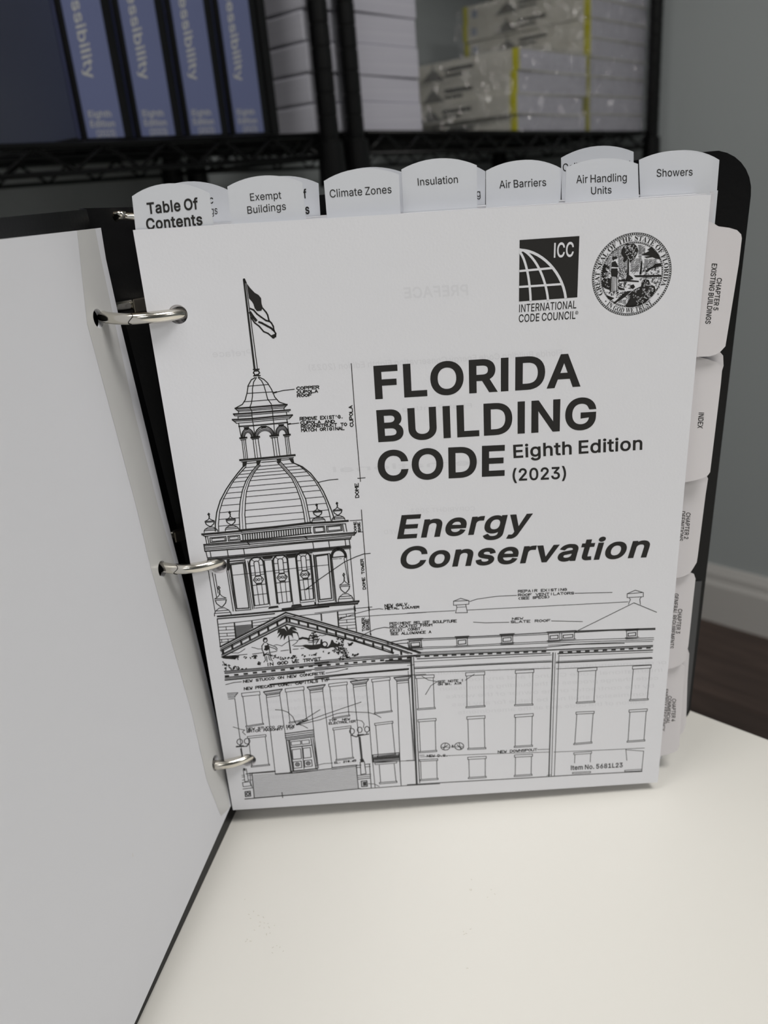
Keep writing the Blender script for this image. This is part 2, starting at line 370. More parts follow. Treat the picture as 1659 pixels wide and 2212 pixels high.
SANS = loadfont('''
a389:160,-9 137,-7 115,-3 94,5 76,15 60,29 48,45 38,63 32,84 30,108 32,128 36,146 43,161 53,174 64,184 78,193 92,200 265,235 271,240 274,246 275,272 272,285 267,297 260,307 251,315 240,322 227,327 212,330 196,331 178,330 163,327 149,322 137,316 127,309 100,274 41,291 51,313 64,331 79,346 95,358 114,368 133,375 153,380 173,383 255,375 271,369 286,360 300,350 312,336 322,320 330,301 335,278 337,251 337,0 277,0 277,52 272,52 242,16 229,8 215,1 199,-4 181,-7;170,45 192,47 211,51 228,59 242,68 254,80 263,93 270,108 274,122 276,138 276,190 122,153 112,147 103,139 97,130 93,118 92,105 93,93 96,82 102,72 109,64 119,57 130,52 142,48 156,46
b424:229,-8 208,-7 189,-3 172,4 159,12 147,21 118,59 112,59 112,0 53,0 53,509 114,509 114,319 118,319 147,355 158,364 171,373 188,379 207,383 229,384 259,382 287,374 313,361 335,342 354,320 370,293 381,261 388,227 390,189 388,151 381,116 370,84 355,57 336,34 313,16 288,3 260,-6;220,47 242,49 262,55 279,66 294,80 306,97 316,117 323,139 327,163 328,189 327,215 323,239 316,261 307,281 295,298 280,311 262,322 243,328 220,330 198,328 178,322 161,312 147,299 134,282 125,263 118,241 114,216 113,189 114,162 118,138 125,115 135,95 147,78 162,65 179,55 198,49
c396:207,-8 174,-5 144,3 117,16 93,35 72,58 56,85 44,116 37,150 34,187 37,225 44,260 56,291 72,318 93,341 117,360 144,374 174,382 207,384 226,384 243,381 260,377 276,371 291,364 305,356 318,346 330,335 340,322 349,308 356,293 362,277 303,262 207,330 184,328 163,321 145,310 130,296 118,278 108,258 102,236 98,212 96,187 98,163 102,139 108,117 118,97 130,80 145,66 163,55 184,49 207,46 304,117 363,102 357,86 350,70 341,56 331,43 319,32 306,21 292,12 277,5 261,-1 244,-5 226,-7
d424:195,-8 165,-6 137,3 111,16 89,34 70,57 55,84 43,116 36,151 34,189 36,227 43,261 55,293 70,320 89,342 112,361 137,374 165,382 196,384 218,383 237,379 253,373 267,364 278,355 306,319 311,319 311,509 372,509 372,0 313,0 313,59 307,59 277,21 266,12 252,4 236,-3 217,-7;205,47 226,49 246,55 263,65 278,78 290,95 299,115 306,138 310,162 312,189 310,216 306,241 300,263 290,282 278,299 263,312 246,322 227,328 205,330 182,328 162,322 145,311 130,298 118,281 108,261 102,239 98,215 96,189 98,163 102,139 109,117 118,97 130,80 145,66 162,55 182,49
e404:212,-8 177,-5 145,3 117,16 92,35 72,58 56,85 44,116 37,150 34,187 36,224 44,258 55,290 71,317 91,340 115,359 142,373 172,382 205,384 226,383 246,380 266,374 285,366 303,355 319,341 334,324 347,305 357,282 365,256 370,227 371,169 75,169 75,221 338,221 310,202 308,226 304,248 298,269 288,286 277,301 263,314 246,323 227,328 205,330 183,328 164,323 146,313 131,301 119,286 109,270 102,251 97,231 96,211 96,178 98,151 102,127 110,106 121,88 135,73 151,61 169,53 190,48 212,46 241,49 254,53 265,58 276,65 285,73 294,82 300,93 306,105 365,91 358,72 348,55 335,39 320,26 302,14 283,4 261,-3 237,-7
f254:228,379 228,327 6,327 6,379;81,0 81,432 82,452 87,470 96,486 107,499 120,510 135,519 152,525 169,529 243,521 227,468 178,472 164,468 154,460 147,449 143,435 142,419 142,0
g425:207,-151 180,-149 156,-146 134,-140 114,-132 97,-122 82,-110 70,-97 59,-84 51,-69 101,-41 131,-74 142,-82 154,-88 169,-93 187,-96 207,-97 236,-95 261,-87 282,-75 298,-58 308,-34 311,-6 311,68 306,68 277,32 266,23 252,16 236,10 217,6 195,5 165,7 138,14 113,27 90,43 71,65 55,90 43,120 36,154 34,191 36,229 43,263 55,293 71,320 90,342 112,361 138,374 166,382 196,384 218,383 237,379 253,373 267,365 279,356 308,319 313,319 313,379 372,379 372,-9 370,-40 363,-67 350,-90 334,-109 314,-124 291,-136 265,-144 237,-149;205,59 227,61 246,66 264,75 278,87 290,103 300,121 307,142 311,166 312,193 311,219 307,242 300,264 291,283 279,299 264,312 247,322 227,328 205,330 182,328 163,322 145,312 130,298 118,282 109,262 102,241 98,218 96,193 98,167 102,144 109,123 118,104 131,88 145,76 163,66 183,61
h410:114,227 114,0 53,0 53,509 114,509 114,287 102,287 116,319 132,344 152,362 175,374 200,382 227,384 252,383 275,377 295,369 313,356 328,340 341,321 350,298 355,271 357,240 357,0 296,0 296,235 293,263 286,286 273,304 256,318 235,326 210,329 192,328 176,324 161,317 147,308 136,297 126,283 119,266 115,248
i167:53,0 53,379 114,379 114,0;84,443 73,444 63,448 54,455 47,463 43,472 41,483 43,494 47,504 54,512 63,518 73,522 84,524 95,522 105,518 114,512 121,504 125,494 126,483 125,472 121,463 114,455 105,448 95,444
j167:53,379 114,379 114,-30 112,-52 108,-72 102,-90 92,-106 80,-119 65,-129 47,-137 27,-141 -10,-143 -10,-87 18,-85 31,-80 40,-72 47,-61 51,-46 53,-29;83,443 72,444 62,448 53,455 47,463 42,472 41,483 42,494 47,504 53,512 62,518 72,522 83,524 95,522 105,518 114,512 120,504 125,494 126,483 125,472 120,463 114,455 105,448 95,444
k381:110,137 110,212 121,212 284,379 360,379 184,199 177,199;53,0 53,509 114,509 114,0;294,0 148,186 191,229 372,0
l165:50,0 112,0 112,520 50,520
m610:53,0 53,379 112,379 112,295 108,295 114,314 122,331 132,346 144,358 158,368 172,376 187,382 203,385 219,386 245,383 268,375 287,361 303,342 314,320 321,295 312,295 318,312 326,329 337,343 350,356 364,366 381,375 398,381 417,385 437,386 458,385 478,380 497,372 514,361 529,346 541,328 550,307 555,283 557,255 557,0 496,0 496,254 493,279 485,298 473,313 456,323 438,329 419,330 402,329 387,326 374,320 363,312 353,302 345,290 340,277 336,263 335,247 335,0 274,0 274,260 272,280 265,297 253,311 238,322 220,328 199,330 185,329 171,326 158,320 145,312 135,302 126,289 119,274 115,257 114,238 114,0
n410:114,227 114,0 53,0 53,379 112,379 112,287 102,287 116,319 132,344 152,362 175,374 200,382 227,384 252,383 275,377 295,369 313,356 328,340 341,321 350,298 355,271 357,240 357,0 296,0 296,235 293,263 286,286 273,304 256,318 235,326 210,329 192,328 176,324 161,317 147,308 136,297 126,283 119,266 115,248
o415:207,-8 174,-5 144,3 117,16 93,35 72,58 56,85 44,116 37,150 34,187 37,225 44,260 56,291 72,318 93,341 117,360 144,374 174,382 207,384 241,382 271,374 299,360 323,341 343,318 359,291 371,260 379,225 381,187 379,150 371,116 359,85 343,58 323,35 299,16 271,3 241,-5;207,46 231,49 252,55 270,66 285,80 298,97 307,117 314,139 318,163 319,187 318,212 314,236 307,258 298,278 285,296 270,310 252,321 231,328 207,330 184,328 163,321 145,310 130,296 118,278 108,258 102,236 98,212 96,187 98,163 102,139 108,117 118,97 130,80 145,66 163,55 184,49
p424:53,-143 53,379 112,379 112,319 118,319 147,355 158,364 171,373 188,379 207,383 229,384 259,382 287,374 313,361 335,342 354,320 370,293 381,261 388,227 390,189 388,151 381,116 370,84 355,57 336,34 313,16 288,3 260,-6 229,-8 208,-7 189,-3 173,4 159,12 147,21 118,59 114,59 114,-143;220,47 242,49 262,55 279,66 294,80 306,97 316,117 323,139 327,163 328,189 327,215 323,239 316,261 307,281 295,298 280,311 262,322 243,328 220,330 198,328 178,322 161,312 147,299 134,282 125,263 118,241 114,216 113,189 114,162 118,138 125,115 135,95 147,78 162,65 179,55 198,49
q424:372,-143 311,-143 311,59 306,59 277,21 266,12 252,4 236,-3 217,-7 195,-8 165,-6 137,3 111,16 89,34 70,57 55,84 43,116 36,151 34,189 36,227 43,261 55,293 70,320 89,342 112,361 137,374 165,382 196,384 218,383 237,379 253,373 267,364 278,355 307,319 313,319 313,379 372,379;205,47 226,49 246,55 263,65 278,78 290,95 299,115 306,138 310,162 312,189 310,216 306,241 300,263 290,282 278,299 263,312 246,322 227,328 205,330 182,328 162,322 145,311 130,298 118,281 108,261 102,239 98,215 96,189 98,163 102,139 109,117 118,97 130,80 145,66 162,55 182,49
r259:53,0 53,379 112,379 112,321 115,321 124,339 137,354 152,367 171,377 191,383 243,384 243,322 190,324 174,321 159,315 146,306 135,296 126,284 119,269 115,254 114,237 114,0
s365:182,-8 157,-7 133,-3 112,3 93,12 76,24 62,38 50,54 41,73 36,94 94,107 101,87 111,72 124,60 141,52 160,47 181,45 206,47 227,53 244,62 258,74 265,88 268,103 266,115 262,126 254,136 243,144 229,150 149,170 118,180 92,192 72,208 58,227 50,249 47,274 49,295 55,314 65,332 79,347 95,360 115,370 137,378 161,383 187,384 212,383 234,379 254,372 271,363 286,352 299,339 309,324 318,308 324,290 268,277 262,291 254,304 243,316 228,325 210,331 187,333 166,331 147,326 131,317 119,305 111,292 109,277 110,264 115,253 124,243 136,235 152,229 229,209 261,200 287,187 306,171 320,153 328,131 331,107 329,85 323,65 312,47 298,31 281,18 260,6 236,-2 210,-7
t227:204,379 204,327 6,327 6,379;65,471 126,471 126,98 127,83 130,70 136,61 144,55 156,51 202,54 213,2 138,-1 113,7 92,21 77,41 68,64 65,93
u410:182,-5 158,-3 135,2 115,11 97,23 82,39 69,59 60,82 54,109 53,139 53,379 114,379 114,144 116,117 124,94 137,75 154,61 175,53 200,50 218,51 234,55 249,62 263,71 274,83 283,97 290,113 295,132 296,153 296,379 357,379 357,0 298,0 298,92 307,92 294,60 277,35 257,17 234,5 209,-3
v389:163,0 17,379 84,379 206,21 184,21 305,379 371,379 226,0
w567:138,0 23,379 87,379 175,41 165,41 252,379 316,379 402,41 391,41 480,379 545,379 429,0 368,0 277,338 291,338 199,0
x379:21,0 171,218 171,171 29,379 100,379 207,206 175,206 282,379 352,379 209,169 209,214 358,0 287,0 173,182 205,182 91,0
y389:47,-139 61,-86 104,-89 113,-86 122,-81 130,-74 138,-64 145,-51 163,-1 17,379 84,379 206,21 184,21 305,379 371,379 204,-58 196,-77 187,-93 177,-107 165,-119 153,-128 139,-136 125,-141 109,-144
z380:42,0 42,46 254,320 254,323 48,323 48,379 333,379 333,331 126,60 126,56 339,56 339,0
A480:16,0 201,509 276,509 463,0 395,0 232,478 245,478 85,0;110,142 110,199 370,199 370,142
B456:60,0 60,509 241,509 274,507 304,501 329,491 350,477 367,461 381,442 390,421 396,398 398,374 397,353 393,336 387,320 378,307 368,295 356,286 343,278 315,267 315,262 331,260 347,254 363,245 378,234 391,220 402,203 411,184 416,161 418,136 416,111 410,88 400,67 386,48 368,31 344,18 317,8 284,2 247,0;125,57 245,57 281,60 309,67 330,80 344,96 353,115 355,137 354,153 350,169 342,184 333,197 320,209 306,218 289,225 269,229 248,231 125,231;125,285 238,285 256,287 273,290 288,296 302,304 314,314 323,326 330,340 335,355 336,372 333,393 326,412 313,429 294,442 270,449 240,452 125,452
C510:267,-7 225,-3 186,7 150,25 119,49 92,79 70,115 53,157 44,203 40,254 44,305 53,352 70,393 92,429 119,459 150,484 186,501 225,512 267,516 293,514 317,511 340,504 362,496 383,485 402,471 419,456 435,438 448,418 459,397 467,373 473,348 408,348 404,365 397,380 389,395 380,407 369,418 357,428 344,437 330,444 315,449 267,456 237,453 209,445 184,432 161,414 141,391 125,364 113,332 106,295 103,254 106,213 113,177 125,145 141,117 161,94 184,76 210,63 237,56 267,53 300,56 315,60 330,65 344,72 357,81 369,90 380,102 389,114 397,128 404,144 408,160 473,160 467,135 459,112 448,91 435,71 420,53 402,38 383,24 363,13 341,5 317,-2 293,-6
D502:219,0 96,0 96,57 215,57 254,60 288,68 318,81 343,99 363,122 379,149 390,181 397,216 399,255 397,294 390,329 379,361 364,388 344,410 320,428 291,441 258,449 221,452 93,452 93,509 225,509 273,505 315,495 353,478 385,455 412,426 433,391 449,351 458,306 462,255 458,205 449,159 433,119 411,83 384,54 351,31 312,14 268,3;125,509 125,0 60,0 60,509
E419:60,0 60,509 372,509 372,452 125,452 125,286 355,286 355,229 125,229 125,57 375,57 375,0
F410:60,0 60,509 369,509 369,452 125,452 125,278 346,278 346,221 125,221 125,0
G520:269,-7 225,-3 185,7 149,25 118,49 91,79 69,116 53,157 43,203 40,254 43,305 53,352 69,393 91,429 117,459 149,484 184,501 223,512 265,516 291,514 316,510 340,504 363,494 384,483 403,469 421,453 436,436 449,416 460,395 468,373 474,349 408,349 387,393 378,406 368,417 356,427 344,436 330,443 315,448 300,453 283,455 265,456 236,453 209,445 183,432 160,414 141,392 125,364 113,332 106,295 103,254 106,213 113,177 125,145 141,117 161,95 184,76 210,63 238,56 269,53 296,55 322,61 345,71 365,85 382,102 396,123 407,147 413,173 415,202 434,199 283,199 283,256 478,256 478,200 475,160 466,124 451,91 431,62 406,38 377,19 344,5 308,-4
H517:60,0 60,509 125,509 125,289 392,289 392,509 457,509 457,0 392,0 392,232 125,232 125,0
I190:62,0 128,0 128,509 62,509
J396:185,-7 143,-2 106,11 75,33 52,63 38,100 33,145 33,173 98,173 98,145 100,117 108,93 122,74 139,61 160,53 185,50 209,53 230,61 248,74 261,93 269,117 272,145 272,509 336,509 336,145 332,100 318,63 294,33 263,11 227,-2
K467:104,145 104,216 364,509 448,509 231,276 228,276;60,0 60,509 125,509 125,0;372,0 188,259 228,309 449,0
L393:60,0 60,509 125,509 125,57 361,57 361,0
M628:60,0 60,509 152,509 322,49 307,49 476,509 568,509 568,0 504,0 507,457 513,457 342,0 286,0 112,457 119,457 122,0
N523:60,0 60,509 136,509 414,55 405,54 399,509 463,509 463,0 387,0 108,452 119,454 125,0
O533:267,-7 225,-3 186,7 150,25 119,49 92,79 70,115 53,157 44,203 40,254 44,305 53,352 70,393 92,429 119,459 150,484 186,501 225,512 267,516 309,512 348,501 384,484 415,459 442,429 464,393 480,352 490,305 493,254 490,203 480,157 464,115 442,79 415,49 384,25 348,7 309,-3;267,53 296,55 324,63 349,76 372,94 392,116 408,144 420,176 428,213 430,254 428,295 420,332 408,365 392,392 372,415 349,433 324,446 296,453 267,456 237,453 210,445 184,433 161,415 142,392 125,364 113,332 106,295 103,254 106,213 113,176 125,144 142,117 161,94 184,76 210,63 237,55
P445:60,0 60,509 235,509 272,506 305,499 332,487 356,471 375,452 390,430 400,404 407,377 409,348 407,318 400,291 390,265 375,243 356,223 332,207 305,195 272,188 235,186 109,186 109,242 233,242 257,244 279,248 297,256 312,266 324,279 333,294 339,310 343,328 344,348 343,367 339,385 333,402 324,416 312,428 297,439 279,446 257,451 232,452 125,452 125,0
Q533:245,159 313,159 468,-48 401,-48;267,-7 225,-3 186,7 150,25 119,49 92,79 70,115 53,157 44,203 40,254 44,305 53,352 70,393 92,429 119,459 150,484 186,501 225,512 267,516 309,512 348,501 384,484 415,459 442,429 464,393 480,352 490,305 493,254 490,203 480,157 464,115 442,79 415,49 384,25 348,7 309,-3;267,53 296,55 324,63 349,76 372,94 392,116 408,144 420,176 428,213 430,254 428,295 420,332 408,365 392,392 372,415 349,433 324,446 296,453 267,456 237,453 210,445 184,433 161,415 142,392 125,364 113,332 106,295 103,254 106,213 113,176 125,144 142,117 161,94 184,76 210,63 237,55
R449:60,0 60,509 236,509 273,506 305,500 333,489 356,473 376,455 390,433 401,408 407,381 409,352 407,323 401,296 390,271 376,250 356,232 333,217 305,206 273,200 236,198 96,198 96,255 234,255 258,256 280,260 298,267 313,276 325,287 334,300 340,316 344,333 345,352 344,371 340,389 334,405 325,419 313,430 298,440 279,446 258,451 233,452 125,452 125,0;353,0 230,229 303,229 428,0
S447:224,-9 188,-7 156,-1 128,9 102,23 81,40 64,60 51,83 42,109 38,137 104,137 108,118 114,102 123,88 136,76 150,66 166,59 185,53 204,50 224,49 246,50 267,54 286,60 303,69 317,79 329,92 338,106 344,122 346,139 344,154 340,168 332,179 322,189 310,197 184,239 145,253 112,269 86,289 67,313 56,341 52,372 54,400 62,425 75,448 92,468 113,484 138,498 165,508 195,514 227,516 259,514 289,508 316,498 340,484 360,468 377,449 390,427 398,403 401,378 337,378 332,402 320,421 302,437 280,449 254,456 225,459 204,457 185,454 167,448 152,440 139,430 129,418 121,405 117,391 115,376 117,359 122,345 131,334 142,324 155,315 359,238 372,226 384,213 395,198 402,180 407,161 408,139 406,112 399,87 386,64 370,43 349,25 323,11 294,0 261,-7
T449:32,452 32,509 417,509 417,452 257,452 257,0 193,0 193,452
U517:259,-8 220,-6 186,2 154,15 126,33 103,55 85,80 71,108 63,140 60,173 60,509 124,509 124,178 126,155 132,133 141,113 153,95 169,80 187,68 208,59 232,53 259,52 285,53 309,59 331,68 349,80 364,95 377,113 385,133 391,155 393,178 393,509 457,509 457,173 454,140 446,108 433,80 414,55 391,33 363,15 332,2 297,-6
V480:204,0 16,509 84,509 248,31 235,31 395,509 463,509 278,0
W686:155,0 16,509 82,509 197,40 189,40 306,509 380,509 497,40 488,40 603,509 670,509 530,0 455,0 336,475 350,475 230,0
X474:18,0 217,284 217,236 29,509 104,509 243,292 232,292 374,509 446,509 259,239 259,287 456,0 382,0 230,231 244,231 91,0
Y472:203,0 203,208 16,509 91,509 250,230 224,230 381,509 455,509 268,208 268,0
Z438:42,0 42,46 341,476 348,454 40,452 40,509 397,509 397,462 97,33 90,54 399,57 399,0
0453:227,-7 191,-3 158,7 130,24 105,48 85,77 69,113 57,155 50,202 48,254 50,306 57,353 69,395 85,431 106,461 130,484 159,502 191,512 227,516 262,512 295,502 323,484 348,461 368,431 384,395 396,353 403,306 405,254 403,202 396,155 384,113 368,77 348,48 323,24 295,7 263,-3;227,50 250,52 271,60 290,74 306,92 320,116 330,144 338,176 342,213 344,254 342,295 338,332 330,365 320,393 306,416 290,435 271,449 250,457 227,460 203,457 182,449 163,435 147,416 134,393 123,365 115,332 111,295 109,254 111,213 115,176 123,144 134,116 147,92 163,74 182,60 203,52
1453:76,0 76,55 391,55 391,0;276,509 276,0 212,0 212,448 209,448 86,358 86,427 198,509
2453:64,0 64,47 311,327 316,341 319,356 320,371 319,389 315,405 308,419 298,431 287,441 273,449 258,455 241,458 224,460 205,458 188,454 172,447 159,438 148,427 139,413 132,398 128,381 127,362 66,362 68,391 75,418 86,442 102,464 121,482 143,496 168,507 196,513 225,516 254,513 281,507 306,497 328,482 346,465 361,445 372,423 379,398 381,372 380,354 377,336 371,318 363,299 351,280 336,259 153,60 153,57 389,57 389,0
3453:218,-7 188,-5 159,1 133,10 108,22 88,38 70,57 57,79 48,104 44,132 109,132 112,115 118,100 126,87 137,76 150,66 165,59 182,54 200,51 219,50 239,51 258,55 275,61 291,69 304,80 315,93 323,108 328,125 329,145 328,163 323,180 316,196 306,211 292,223 275,234 254,241 229,246 201,248 157,248 157,299 288,448 288,452 70,452 70,509 372,509 372,461 211,278 211,289 247,290 279,286 308,276 333,262 354,244 371,222 383,198 391,173 393,145 390,116 383,90 370,66 354,45 333,27 309,12 281,2 251,-5
4453:40,105 40,158 247,509 311,509 109,166 109,163 413,163 413,105;282,0 282,318 343,318 343,0
5453:221,-7 192,-5 165,1 140,11 118,25 99,41 83,60 71,82 63,105 60,130 122,130 125,115 130,102 138,89 148,78 160,68 173,60 188,54 204,51 221,50 241,51 259,56 276,64 291,75 304,89 314,104 322,122 326,141 328,162 326,183 321,203 314,221 303,237 290,251 275,262 257,270 238,275 218,277 201,276 184,273 167,268 152,262 139,255 128,246 67,253 96,509 366,509 366,452 151,452 134,301 136,301 148,311 162,318 178,325 194,330 212,333 229,334 252,332 274,328 294,321 313,311 330,299 345,285 358,269 370,251 379,231 386,210 390,187 391,163 388,132 381,102 369,76 352,52 332,32 309,15 282,3 253,-4
6453:226,-7 196,-4 168,3 142,15 119,31 100,51 84,74 73,101 66,130 64,162 65,187 71,212 80,239 93,268 112,302 137,340 252,509 322,509 151,261 145,261 196,307 208,311 221,313 235,314 265,312 291,305 316,295 337,280 355,262 370,240 380,215 387,187 389,157 387,127 379,98 368,73 352,50 333,30 310,14 284,3 257,-4;226,48 245,50 263,55 279,63 293,73 304,86 314,101 322,119 326,137 327,157 326,178 322,196 314,213 304,228 293,241 279,251 263,259 245,264 226,265 207,264 190,259 174,252 160,241 148,229 138,214 131,197 126,179 125,158 126,138 131,119 138,102 148,86 160,73 174,63 190,55 207,50
7453:97,0 323,448 323,452 62,452 62,509 391,509 391,449 165,0
8453:226,-7 193,-5 163,1 136,11 111,25 91,42 74,62 62,84 54,109 52,135 53,156 58,176 65,195 75,212 87,228 101,241 117,252 134,260 153,265 153,267 129,276 109,289 93,308 80,330 73,354 70,380 73,405 79,429 90,450 106,469 124,485 146,498 170,508 197,514 226,516 255,514 282,508 306,498 328,485 346,469 361,450 373,429 379,405 382,380 379,354 372,330 359,308 343,289 323,276 300,267 300,265 319,260 335,252 351,241 365,228 377,212 387,195 395,176 399,156 401,135 398,109 391,84 378,62 362,42 341,25 317,11 289,1 259,-5;226,49 248,50 267,54 285,60 300,69 313,79 323,91 331,106 335,121 337,139 335,157 330,173 322,189 312,202 298,213 283,223 265,230 247,234 226,235 206,234 187,230 169,223 154,213 140,202 130,189 122,173 117,157 115,139 117,121 121,106 129,91 139,79 152,69 167,60 185,54 205,50;226,290 244,291 260,294 274,300 287,308 298,318 307,330 314,344 318,359 319,376 318,392 314,407 308,420 299,432 288,442 275,449 260,455 244,459 226,460 208,459 192,455 177,449 164,442 153,432 145,420 138,407 134,392 133,376 134,359 138,344 145,330 154,318 165,308 178,300 193,294 209,291
9453:226,516 256,513 285,506 310,494 333,478 352,458 368,434 380,408 387,378 389,347 387,322 382,296 373,270 359,240 340,207 315,168 200,0 130,0 301,248 307,248 245,198 232,195 218,195 188,197 161,203 137,214 116,229 98,247 83,269 72,294 66,321 64,352 66,382 73,411 85,436 101,459 120,479 143,494 168,506 196,513;226,460 207,459 190,454 174,446 160,435 148,423 138,407 131,390 127,372 125,352 127,331 131,313 138,295 148,280 160,268 174,257 190,250 207,245 226,243 245,245 263,249 279,257 293,267 305,280 314,295 322,312 326,330 327,350 326,371 322,390 314,407 305,422 293,435 279,446 263,454 245,459
(273:89,207 90,244 94,283 101,324 109,364 119,403 132,441 145,477 160,510 177,539 236,539 219,503 204,466 191,428 179,390 169,351 161,313 156,276 152,241 151,207 152,176 155,145 160,115 167,83 177,50 236,-96 177,-96 150,-46 128,4 111,55 99,106 92,156
)273:37,-96 86,18 97,52 106,85 113,116 118,147 121,177 122,207 121,241 117,276 112,313 104,351 94,390 82,428 69,466 54,503 37,539 97,539 113,510 128,477 142,441 154,403 164,364 173,323 179,283 183,244 184,207 182,156 174,104 161,53 144,3 123,-47 97,-96
.188:95,-4 83,-3 73,1 63,9 55,18 51,29 50,41 51,53 55,64 63,73 73,81 83,85 95,87 107,85 118,81 128,73 135,64 140,53 141,41 140,29 135,18 128,9 118,1 107,-3
,188:38,-119 68,71 137,71 84,-119
&448:197,-7 165,-5 136,1 110,12 88,26 69,42 54,62 43,84 36,108 34,133 36,154 40,173 47,189 58,205 70,220 259,384 261,394 262,405 260,420 255,434 245,445 233,454 219,459 201,461 189,460 178,457 168,453 159,447 151,440 145,431 141,421 138,411 137,399 138,386 141,375 438,0 364,0 108,310 96,327 87,344 81,361 77,379 75,398 77,420 82,440 91,458 102,474 117,488 134,499 154,507 176,512 200,513 224,512 246,507 266,499 283,488 297,475 308,459 317,442 322,424 324,404 323,389 320,375 315,362 309,349 135,202 121,188 110,174 103,161 98,146 97,131 98,115 102,101 109,87 118,76 130,66 143,57 158,51 175,48 193,46 213,48 232,52 251,59 269,69 286,81 301,95 315,112 327,131 336,151 343,174 348,198 349,224 408,224 406,194 403,167 397,144 389,124 380,107 333,47 315,30 294,17 271,7 246,-1 221,-5
'206:78,318 70,509 136,509 128,318
®463:231,118 205,120 179,125 154,134 131,145 110,160 91,177 74,196 60,217 48,240 40,264 35,290 33,317 35,344 40,369 48,394 60,417 74,438 91,457 110,474 131,488 154,500 179,509 205,514 231,516 258,514 284,509 309,500 332,488 353,474 372,457 389,438 403,417 415,394 423,369 428,344 430,317 428,290 423,264 415,240 403,217 389,196 372,177 353,160 332,145 309,134 284,125 258,120;231,166 258,169 284,175 307,187 328,202 347,220 362,241 373,265 380,290 382,317 380,344 373,369 362,393 347,414 328,432 307,447 284,458 258,465 231,467 205,465 180,458 156,447 135,432 116,414 101,393 90,369 83,344 81,317 83,290 90,265 101,241 116,220 135,202 156,187 180,175 205,169;273,226 228,312 273,312 319,226;161,226 161,409 288,397 295,391 302,383 307,374 310,363 311,350 310,338 307,326 302,316 295,307 287,300 185,287 185,319 239,319 245,319 257,327 262,333 266,341 267,350 266,360 262,367 257,372 203,378 203,226
/249:235,533 71,-76 14,-76 178,533
''')
